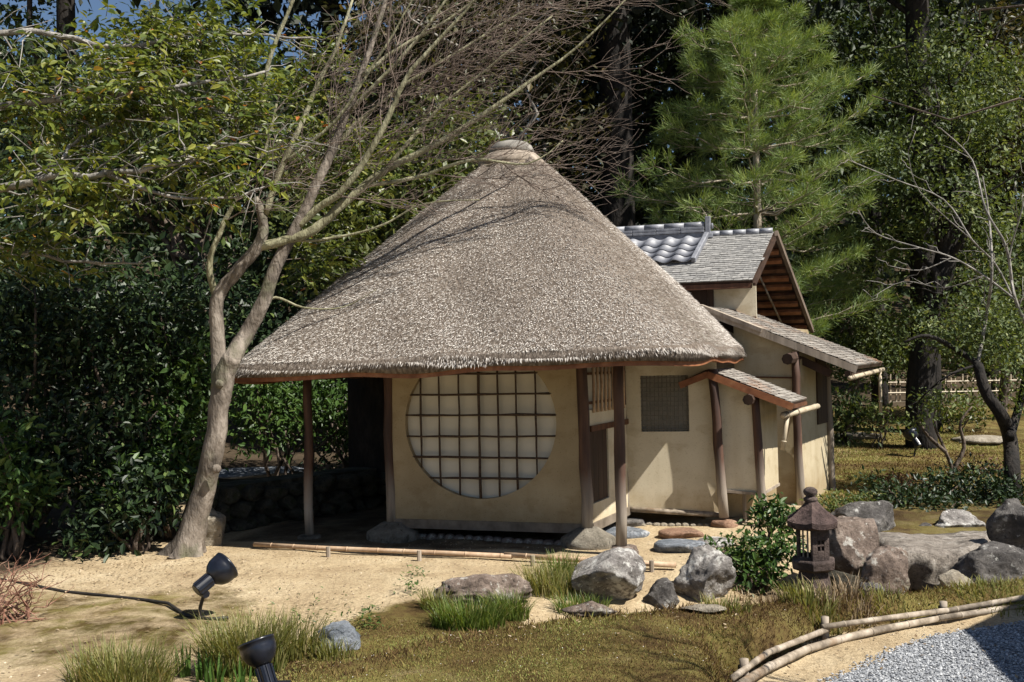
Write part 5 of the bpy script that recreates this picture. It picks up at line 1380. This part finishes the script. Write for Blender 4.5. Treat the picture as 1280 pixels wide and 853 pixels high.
# near evergreen whose sprays fill the upper left
cb = [blob(40, 140, 9.2, 110, 80, .8), blob(170, 120, 9.0, 110, 75, .8), blob(290, 130, 9.3, 90, 70, .7), blob(100, 235, 8.6, 130, 55, .7), blob(260, 215, 8.8, 110, 48, .6), blob(30, 310, 9.0, 70, 40, .5),
      blob(440, 200, 11.3, 60, 80, .5), blob(400, 320, 11.0, 45, 60, .4), blob(240, 60, 9.8, 120, 45, .7), blob(390, 95, 11.3, 60, 60, .6), blob(360, 200, 10.9, 50, 50, .4), blob(190, 60, 10, 120, 50, .6)]
camb = Vector((-6.2, 8.9, hz(-6.2, 8.9)))
cam_t = root('evergreen_tree', camb, 'broadleaf evergreen whose sunlit glossy sprays hang over the upper left', 'tree')
mb = MB(); P_, R_ = smooth_path([camb - Vector((0, 0, .2)), at(-130, 420, 8.8), at(-110, 250, 8.8), at(-90, 60, 9), at(-60, -120, 9.2)], [.2, .17, .15, .12, .08]); mb.tube(P_, R_, 10); mb.build('trunk', M['bark_brown'], cam_t, True)
for pts, r in (([(-100, 262, 8.8), (0, 236, 8.5), (60, 222, 8.4), (130, 218, 8.4), (215, 206, 8.5), (270, 180, 8.7)], .045), ([(-90, 150, 9), (20, 130, 9), (120, 120, 9), (220, 110, 9), (330, 90, 9.4)], .04), ([(-90, 60, 9), (40, 40, 9.3), (150, 60, 9.4), (260, 40, 9.8), (390, 50, 10.1)], .035),
               ([(130, 218, 8.4), (190, 240, 8.5), (260, 250, 8.6), (330, 235, 8.8)], .022), ([(-100, 300, 8.8), (0, 310, 8.9), (80, 325, 9), (170, 330, 9.1)], .03), ([(60, 222, 8.4), (100, 170, 8.8), (160, 150, 9), (240, 150, 9.1)], .02), ([(220, 110, 9), (300, 150, 9.3), (380, 180, 9.5)], .018)):
    P_, R_ = smooth_path([at(*p) for p in pts], list(np.linspace(r, r * .3, len(pts)))); P_ = [p + Vector((random.gauss(0, .012), random.gauss(0, .012), random.gauss(0, .012))) for p in P_]
    mb = MB(); mb.tube(P_, R_, 7)
    for i in range(2, len(P_)):
        for _ in range(2):
            e = P_[i] + Vector((random.gauss(.15, .3), random.gauss(0, .3), random.gauss(0, .25))); mb.tube(curve_pts(P_[i], e, 5, .03, .06), list(np.linspace(r * .25, .002, 5)), 4)
    mb.build('limb', M['bark_grey'], cam_t, True)
# leaf sprays
nsp = 1450
C_, D_, sh_ = crown_pts(cb, nsp * 6, .12, 6, .25)
C_ = C_[::6][:nsp]; D_ = D_[::6][:nsp]
tipd = unit(D_ * .4 + rng.normal(size=(nsp, 3)) * np.array([.7, .6, .3]) + np.array([.25, -.15, -.05]))
sl = .16 + .16 * rng.random(nsp); PP, TT_, NN_ = [], [], []
sm_ = MB()
for i in range(nsp):
    a = Vector(C_[i]); d = Vector(tipd[i]); s_ = d.cross(Vector((0, 0, 1))).normalized(); 
    if i % 2 == 0: sm_.tube([a - d * .12, a + d * sl[i] * .5, a + d * sl[i] + Vector((0, 0, -.015))], [.004, .003, .0015], 3, cap=False)
    for k in range(8):
        t = (k + .6) / 8; sg = 1 if k % 2 else -1
        PP.append(a + d * sl[i] * t); TT_.append(d * .7 + s_ * sg * .8 + Vector((random.gauss(0, .15), random.gauss(0, .15), random.gauss(-.3, .35)))); NN_.append(Vector((random.gauss(.15, .55), random.gauss(-.25, .55), 1)))
PP = np.array(PP); TT_ = np.array(TT_); NN_ = np.array(NN_)
nl_ = len(PP); LL = .06 + .055 * rng.random(nl_); rn_ = np.clip(rng.random(nl_) * .75 + np.repeat(rng.random(nsp), 8) * .28, 0, 1)
# the 300 leaves nearest the camera are parts of their own, the others one mass
order = np.argsort(PP[:, 1] - 1.0 * (PP[:, 2] < 3.9)); near = order[:300]; rest = order[300:]
add_leaves('foliage', PP[rest], TT_[rest], NN_[rest], LL[rest], LL[rest] * (.38 + .16 * rng.random(len(rest))), M['leaf_camellia'], cam_t, True, rn_[rest])
sm_.build('sprigs', M['bark_grey'], cam_t, kind='stuff')
lm = []
for q_ in range(10):
    v, f, k = leaf_geo(np.zeros((1, 3)), np.array([[1., 0, 0]]), np.array([[0, 0, 1.]]), np.array([.098]), np.array([.045]), True); me = mesh_np('leaf', v, f, np.full(4, .15 + .084 * q_)); me.materials.append(M['leaf_camellia']); lm.append(me)
for q_, i in enumerate(near):
    x_ = Vector(TT_[i]).normalized(); z_ = Vector(NN_[i]); y_ = z_.cross(x_).normalized(); z_ = x_.cross(y_)
    mt = Matrix((x_, y_, z_)).transposed(); place('leaf', lm[q_ % 10], None, cam_t, loc=PP[i], rot=mt.to_euler())

# dark glossy shrubs filling the shade at left
LS_ = 'dark shrubs massed in the shade at left'
for lab, px, py, d, bl, n_, mt in (
    ('dark glossy camellia at the far left edge', 30, 650, 10.8, [blob(20, 450, 11, 90, 120), blob(60, 560, 10.6, 70, 70), blob(10, 600, 10.4, 60, 60), blob(40, 390, 11.2, 80, 60)], 6500, 'leaf_dark'),
    ('dark glossy camellia left of the leaning trunk', 150, 660, 11.2, [blob(140, 460, 11.4, 90, 120), blob(170, 560, 11, 70, 70), blob(120, 600, 10.8, 55, 50), blob(190, 400, 11.6, 70, 60)], 6500, 'leaf_dark'),
    ('leafy evergreen bush lit in patches close behind the leaning trunk', 215, 640, 11.0, [blob(205, 590, 10.8, 42, 36), blob(215, 540, 11, 40, 40), blob(235, 480, 11.5, 40, 60), blob(165, 620, 10.4, 30, 20)], 3000, 'leaf_shrub'),
    ('evergreen bush under the left eave behind the round post', 350, 600, 14.0, [blob(330, 520, 14, 60, 50), blob(380, 500, 14.2, 60, 40), blob(430, 510, 14.5, 50, 60), blob(310, 480, 13.6, 45, 30)], 3600, 'leaf_shrub'),
    ('small sunlit leafy bush at the far left edge above the red twigs', 20, 690, 9.9, [blob(15, 610, 9.8, 45, 45), blob(-10, 560, 9.8, 40, 40)], 1300, 'leaf_shrub'),
    ('low leafy bush at the foot of the dark camellia left of the trunk', 175, 690, 10.2, [blob(170, 640, 10.2, 45, 26), blob(120, 670, 10.1, 40, 20), blob(190, 600, 10.3, 35, 26)], 1500, 'leaf_dark'),
    ('dark bush behind the shaded rubble wall', 440, 600, 15.5, [blob(440, 540, 15.6, 70, 90), blob(360, 440, 15, 80, 60), blob(300, 400, 14.6, 90, 80)], 4500, 'leaf_dark')):
    shrub('camellia_shrub' if 'camellia' in lab else 'evergreen_bush', lab, px, py, bl, n_, .10, mt, 9, LS_, d, .13, 10, True, 'bark_brown', .46, 'shrub', .03)

# trees behind the roof and round the garden
BT = 'background evergreen trees'
tree('evergreen_tree', 'yellow green evergreen rising behind the left slope of the thatch', G(470, 15.5), at(480, 320, 15.5), [blob(450, 330, 15.2, 90, 80), blob(520, 250, 15.8, 100, 80), blob(430, 210, 15.5, 80, 80), blob(570, 170, 16.4, 90, 80), blob(400, 290, 14.8, 60, 70), blob(610, 260, 16.5, 60, 60)], 11000, .14, 'leaf_yellow', 'bark_brown', .16, BT, .2, 12, shell=.4)
tree('evergreen_tree', 'shaggy evergreen behind the top of the thatched roof', G(640, 20), at(630, 150, 20), [blob(600, 80, 20, 130, 90), blob(680, 160, 20.5, 80, 90), blob(520, 60, 19.5, 100, 80), blob(660, 20, 20, 100, 70)], 9500, .18, 'leaf_olive', 'bark_grey', .2, BT, .3, 16)
tree('evergreen_tree', 'mid green tree seen through the upper left branches', G(250, 17), at(250, 300, 17), [blob(200, 200, 17, 150, 90), blob(330, 210, 17.4, 110, 90), blob(90, 230, 17, 130, 110), blob(300, 130, 17.8, 110, 60), blob(60, 120, 17.5, 90, 80), blob(250, 50, 18.2, 90, 60), blob(20, 30, 18, 70, 60), blob(180, 130, 17.6, 90, 60)], 13000, .16, 'leaf_far', 'bark_brown', .2, BT, .25, 14)
tree('evergreen_tree', 'dark tall evergreen far behind the bare maple at the upper left', G(430, 25), at(430, 220, 25), [blob(450, 130, 25, 110, 90), blob(330, 190, 25, 110, 80), blob(520, 60, 25.5, 90, 70), blob(200, 190, 24.5, 120, 80), blob(60, 180, 24.5, 110, 90), blob(420, 260, 24, 100, 80), blob(250, 110, 25, 80, 40), blob(30, 80, 25, 60, 60)], 15000, .24, 'leaf_far', 'bark_dark', .25, BT, .4, 18)
tree('evergreen_tree', 'low dark tree behind the shrubs at the far left', G(60, 15), at(60, 380, 15), [blob(40, 380, 15, 150, 120), blob(190, 400, 15.4, 120, 100), blob(300, 360, 16, 90, 80)], 7000, .15, 'leaf_dark', 'bark_dark', .16, BT, .22, 14)
tree('evergreen_tree', 'dark evergreen directly behind the tall pine', G(900, 25), at(905, 140, 25), [blob(880, 120, 25, 120, 150), blob(960, 40, 25.5, 110, 90), blob(1010, 170, 25, 100, 120), blob(860, 280, 24, 90, 90)], 9500, .22, 'leaf_far', 'bark_dark', .25, BT, .4, 18)
tree('evergreen_tree', 'tall dark broadleaf at the upper right behind the pine', G(1100, 26), at(1095, 120, 26), [blob(1080, 60, 26, 80, 80), blob(1140, 120, 26, 80, 80), blob(1130, 10, 26.5, 80, 60), blob(1060, 180, 25.5, 60, 80)], 13000, .16, 'leaf_far', 'bark_dark', .22, BT, .34, 40)
tree('evergreen_tree', 'dense dark tree in the top right corner', G(1240, 29), at(1240, 160, 29), [blob(1220, 60, 29, 80, 70), blob(1270, 170, 28, 80, 90), blob(1180, 20, 29.5, 80, 60), blob(1210, 200, 28, 60, 80)], 11000, .19, 'leaf_olive', 'bark_dark', .25, BT, .36, 16)
tree('evergreen_tree', 'broad leafy tree with a dark forked trunk right of the pine', G(1150, 18), at(1185, 330, 18), [blob(1165, 62, 18.6, 70, 50), blob(1250, 110, 19, 60, 60), blob(1180, 130, 18, 75, 55), blob(1130, 210, 17.8, 62, 60), blob(1225, 190, 18, 60, 70), blob(1175, 260, 18, 85, 50), blob(1110, 300, 18.4, 50, 45), blob(1235, 300, 18.3, 55, 60), blob(1170, 390, 18, 70, 45)], 17000, .105, 'leaf_mid', 'bark_dark', .28, BT, .2, 34, [G(1150, 18), at(1152, 470, 18), at(1165, 390, 18), at(1185, 310, 18), at(1195, 220, 18)], shell=.5, nl=10, lr=.07)
tree('evergreen_tree', 'pale green young tree between the gable and the forked trunk', G(1060, 20.5), at(1060, 400, 20.5), [blob(1050, 350, 20.5, 55, 45), blob(1070, 410, 20.5, 60, 45), blob(1050, 450, 20, 40, 30), blob(1100, 440, 20.5, 50, 40)], 6500, .115, 'leaf_mid', 'bark_brown', .09, BT, .2, 26)
tree('evergreen_tree', 'leafy tree filling the right edge above the lattice fence', G(1250, 22), at(1250, 400, 22), [blob(1250, 380, 22, 70, 60), blob(1230, 440, 21.5, 70, 35), blob(1150, 440, 22, 70, 40), blob(1290, 300, 22.5, 60, 70)], 9000, .12, 'leaf_mid', 'bark_brown', .12, BT, .24, 30)
# tall cedars: bare trunks in view, crowns high above
CE = 'tall cedars of the hillside'
def cedar(px, d, r, h, lab, cw=3.3, z0=9.5, n_=5200):
    g = G(px, d); top = g + Vector((0, 0, h)); bl = [(g + Vector((random.gauss(0, .4), random.gauss(0, .4), z0 + (h - z0) * t)), (cw * (1.05 - t * .8), cw * (1.05 - t * .8), 1.9)) for t in (.08, .3, .5, .7, .88)]
    tree('cedar_tree', lab, g, top, bl, n_, .34, 'needle_dark', 'bark_dark', r, CE, .5, 20, [g, g + Vector((.05, 0, h * .4)), top], nl=10, lr=.07)
cedar(776, 21, .42, 20, 'thick dark cedar trunk rising right of the thatched peak')
cedar(418, 21.5, .26, 17, 'dark cedar trunk rising behind the maple at the top')
cedar(862, 27, .4, 20, 'dark cedar trunk in deep shade left of the pine', 4)
cedar(705, 27, .4, 21, 'dark cedar trunk in the shade behind the thatched peak', 4)
cedar(1158, 20.2, .3, 21, 'dark cedar trunk hidden behind the broad leafy tree', 3.8)
cedar(1010, 33, .4, 22, 'dark cedar trunk far behind the pine', 4.2)
cedar(1262, 33, .4, 22, 'dark cedar trunk at the right behind the leafy tree', 4.2)
cedar(84, 18, .22, 15, 'dark cedar trunk at the top left corner', 2.2, 9.5, 2600)
tree('evergreen_tree', 'black shaded evergreen between the thatched peak and the pine', G(790, 25), at(790, 120, 25), [blob(770, 200, 25, 100, 120), blob(800, 60, 26, 110, 110), blob(720, 80, 26, 80, 120), blob(760, 300, 23, 90, 60)], 9000, .24, 'needle_dark', 'bark_dark', .3, BT, .45, 18)

# pine
gp = G(948, 18.2); pine = root('pine_tree', gp, 'young pine with soft yellow green needles behind the shingled gable', 'tree')
mb = MB(); P_, R_ = smooth_path([gp - Vector((0, 0, .2)), at(948, 330, 18.2), at(946, 230, 18.2), at(944, 130, 18.2), at(942, 40, 18.2), at(938, -8, 18.2)], [.12, .085, .07, .05, .03, .015]); mb.tube(P_, R_, 8); mb.build('trunk', M['bark_pine'], pine, True)
tP, tD = [], []
def prof(py): return float(np.interp(py, [-40, -10, 20, 60, 110, 160, 210, 280, 330, 380, 440], [4, 22, 55, 98, 128, 128, 150, 160, 158, 135, 95]))
for py in (-8, 22, 52, 85, 125, 165, 205, 245, 290, 335, 380, 420):
    nbr = 8
    for k in range(nbr):
        az = 2 * math.pi * (k + random.random() * .7) / nbr; L_ = prof(py) * 18.2 / F * random.uniform(.7, 1.08)
        s_ = at(945, py + 22, 18.2); d = Vector((math.cos(az), math.sin(az) * .9, random.uniform(.05, .35))); e = s_ + d * L_
        pts = curve_pts(s_, e, 7, -.05, .03); mb = MB(); mb.tube(pts, list(np.linspace(.026, .006, 7)), 5)
        for j in range(2, 7):
            for sg in (-1, 1):
                sd_ = Vector((-d.y, d.x, .25)) * sg; b_ = pts[j]; L2 = L_ * random.uniform(.16, .36) * (1.15 - j / 9); q2 = b_ + (d * .65 + sd_ * .7 + Vector((0, 0, random.uniform(0, .25)))).normalized() * L2
                mb.tube([b_, b_.lerp(q2, .5) + Vector((0, 0, -.02)), q2], [.008, .006, .004], 4)
                for t in (.45, .75, 1.0): tP.append(b_.lerp(q2, t)); tD.append((q2 - b_).normalized())
            tP.append(pts[j]); tD.append(d.normalized())
        mb.build('branch', M['bark_pine'], pine, True)
tP = np.array(tP); tD = np.array(tD); nt_ = len(tP); per = 19
idx = np.repeat(np.arange(nt_), per); m_ = len(idx)
T = unit(unit(tD)[idx] * .75 + rng.normal(size=(m_, 3)) * .55 + np.array([0, 0, .35])); P = tP[idx] + rng.normal(size=(m_, 3)) * .035
add_leaves('needles', P, T, rng.normal(size=(m_, 3)), .17 + .11 * rng.random(m_), .010, M['needle'], pine, rnd=np.clip(np.repeat(rng.random(nt_), per) * .6 + rng.random(m_) * .45, 0, 1))

# forked tree with bare silvery branches at the right edge
fk = root('forked_tree', gnd(1270, 650), 'dark forked tree at the right edge with bare silvery branches', 'tree')
DF = 13.0
for pts, w0, w1, mt in (([(1272, 655), (1266, 600), (1263, 550), (1252, 520), (1232, 490), (1222, 455)], 22, 12, 'bark_dark'), ([(1222, 456), (1200, 440), (1160, 420), (1130, 428)], 9, 3, 'bark_dark'), ([(1222, 456), (1232, 400), (1240, 340), (1236, 270), (1228, 220)], 7, 2, 'bark_grey'),
                       ([(1262, 548), (1276, 500), (1290, 430)], 12, 7, 'bark_dark'), ([(1266, 372), (1244, 330), (1215, 300), (1180, 250), (1120, 225), (1060, 200)], 4, 1.3, 'bark_grey'), ([(1268, 374), (1230, 345), (1190, 322), (1150, 310), (1095, 292), (1072, 262)], 4, 1.3, 'bark_grey'),
                       ([(1290, 420), (1268, 372), (1258, 310), (1232, 262), (1215, 200), (1175, 160)], 7, 1.5, 'bark_grey'), ([(1268, 372), (1262, 320), (1278, 260), (1290, 200)], 4, 1.5, 'bark_grey'), ([(1190, 322), (1150, 338), (1110, 332)], 2.5, 1, 'bark_grey'), ([(1230, 345), (1180, 360), (1130, 352), (1090, 372)], 2.5, 1, 'bark_grey'),
                       ([(1215, 300), (1150, 240), (1135, 190)], 2.5, 1, 'bark_grey'), ([(1222, 456), (1185, 470), (1150, 500), (1148, 520)], 5, 2, 'bark_dark')):
    P_ = [at(x, y, DF + .25 * math.sin(i * 1.3 + x)) for i, (x, y) in enumerate(pts)]; R_ = [w * (.72 if w0 < 8 else 1) * DF / F / 2 for w in np.linspace(w0, w1, len(pts))]
    P_, R_ = smooth_path(P_, R_); mb = MB(); mb.tube(P_, R_, 7 if w0 > 6 else 5)
    for i in range(3, len(P_)):
        if w0 < 8 and random.random() < .6:
            d = (P_[i] - P_[i - 1]).normalized(); e = P_[i] + (d + Vector((random.gauss(-.2, .6), random.gauss(0, .5), random.gauss(.1, .6)))).normalized() * random.uniform(.15, .5); mb.tube(curve_pts(P_[i], e, 5, .02, .06), list(np.linspace(max(.005, R_[i] * .5), .003, 5)), 4)
    mb.build('limb' if pts[0][1] < 600 else 'trunk', M[mt], fk, True)
crown('foliage', [blob(1250, 440, 13.3, 45, 30), blob(1200, 430, 13.4, 45, 22), blob(1270, 480, 13, 40, 40), blob(1170, 500, 13.4, 20, 14), blob(1265, 380, 13.5, 40, 40), blob(1230, 400, 13.3, 40, 22), blob(1180, 410, 13.6, 40, 18)], 3000, .075, M['leaf_mid'], fk, .12, 9, fine=False)
sp = root('sapling', gnd(1180, 620), 'slender reddish sapling with forked stem behind the bridge', 'tree')
for pts in ([(1186, 625), (1190, 590), (1180, 560), (1168, 530), (1172, 505)], [(1190, 590), (1205, 560), (1200, 530), (1215, 508)], [(1182, 565), (1160, 545), (1150, 528)]):
    P_ = [at(x, y, 14.5) for x, y in pts]; mb = MB(); P_, R_ = smooth_path(P_, list(np.linspace(.035, .012, len(P_)))); mb.tube(P_, R_, 6); mb.build('stem', M['bark_brown'], sp, True)
crown('foliage', [blob(1172, 500, 14.5, 24, 16), blob(1212, 502, 14.5, 24, 14), blob(1150, 522, 14.5, 18, 10)], 420, .09, M['leaf_mid'], sp, .12, 7)

# bare tree beside the gate, outside the frame: its twigs streak the moss and gravel with shadow
bt = root('bare_tree', (3.9, 3.0, .1), 'bare garden tree beside the roofed gate', 'tree')
mb = MB(); mb.tube([(3.9, 3.0, 0), (3.85, 3.05, 1.2), (3.7, 3.1, 2.2)], [.10, .08, .06], 9); mb.build('trunk', M['bark_brown'], bt, True)
for q_ in range(11):
    s0_ = Vector((3.87, 3.04, .9 + .12 * q_)); e = Vector((random.uniform(2.5, 3.2), random.uniform(3.0, 4.6), random.uniform(2.1, 3.4)))
    pts = curve_pts(s0_, e, 8, .06, .05); mb = MB(); mb.tube(pts, list(np.linspace(.03, .008, 8)), 5)
    for i in range(3, 8):
        for _ in range(3): mb.tube(curve_pts(pts[i], pts[i] + Vector((random.gauss(-.12, .3), random.gauss(.05, .3), random.gauss(.12, .25))), 5, 0, .06), [.008, .006, .005, .004, .003], 4)
    mb.build('limb', M['bark_brown'], bt, True)

# wooded hillside behind everything
n_ = 48000; y = 31 + 45 * rng.random(n_) ** 1.3; x = (rng.random(n_) * 2 - 1) * (y * .75 + 8)
cl = rng.normal(size=(n_, 3)) * np.array([.9, .9, .8]); ci = rng.integers(0, 2600, n_); x = x[ci] ; y = y[ci]
P = np.stack([x, y, height(x, y) + 1.0 + (np.where(x > -4, 15, 9) * rng.random(2600)[ci])], 1) + cl * (1 + y[:, None] * .012)
add_leaves('hillside_wood', P, unit(rng.normal(size=(n_, 3))), unit(rng.normal(size=(n_, 3)) + np.array([.3, -.3, .7])), .55 + .4 * rng.random(n_), .34, M['leaf_far'], rnd=np.clip(rng.random(2600)[ci] * .7 + .3 * rng.random(n_), 0, 1))['label'] = 'dark wooded hillside closing the view behind the garden'

# ================================================================== roofed gate outside the frame whose shadow falls on the gravel
gate = root('roofed_gate', (5.9, 5.0, .1), 'roofed garden gate standing right of the gravel path', 'gate')
k0 = Vector((4.59, 5.36, 2.72)); e1 = Vector((.74, .67, 0)).normalized(); e2 = Vector((-.18, -.98, 0)).normalized()
k1_ = k0 + e1 * 5.0; k3_ = k0 + e2 * 4.4; k2_ = k1_ + e2 * 4.4; rd = ((k0 + k3_) / 2 + Vector((.9, 0, .75)), (k1_ + k2_) / 2 + Vector((0, 0, .75)))
mb = MB(); tz = Vector((0, 0, .12))
for a, b_, c, d in ((k0, k1_, rd[1], rd[0]), (rd[0], rd[1], k2_, k3_)): mb.hexa([a - tz, b_ - tz, c - tz, d - tz, a, b_, c, d])
mb.add([k0, k3_, rd[0]], [(0, 1, 2)]); mb.add([k1_, k2_, rd[1]], [(0, 1, 2)]); mb.build('gate_roof', M['shingle'], gate)
for q_ in (k0 + e1 * .8 + e2 * .6 + Vector((.5, 0, 0)), k1_ - e1 * .6 + e2 * .6, k2_ - e1 * .6 - e2 * .6, k3_ + e1 * .8 - e2 * .6 + Vector((.5, 0, 0))):
    mb = MB(); mb.tube([Vector((q_.x, q_.y, 0)), Vector((q_.x, q_.y, 2.85))], .09, 10); mb.build('gate_post', M['wood'], gate, True)
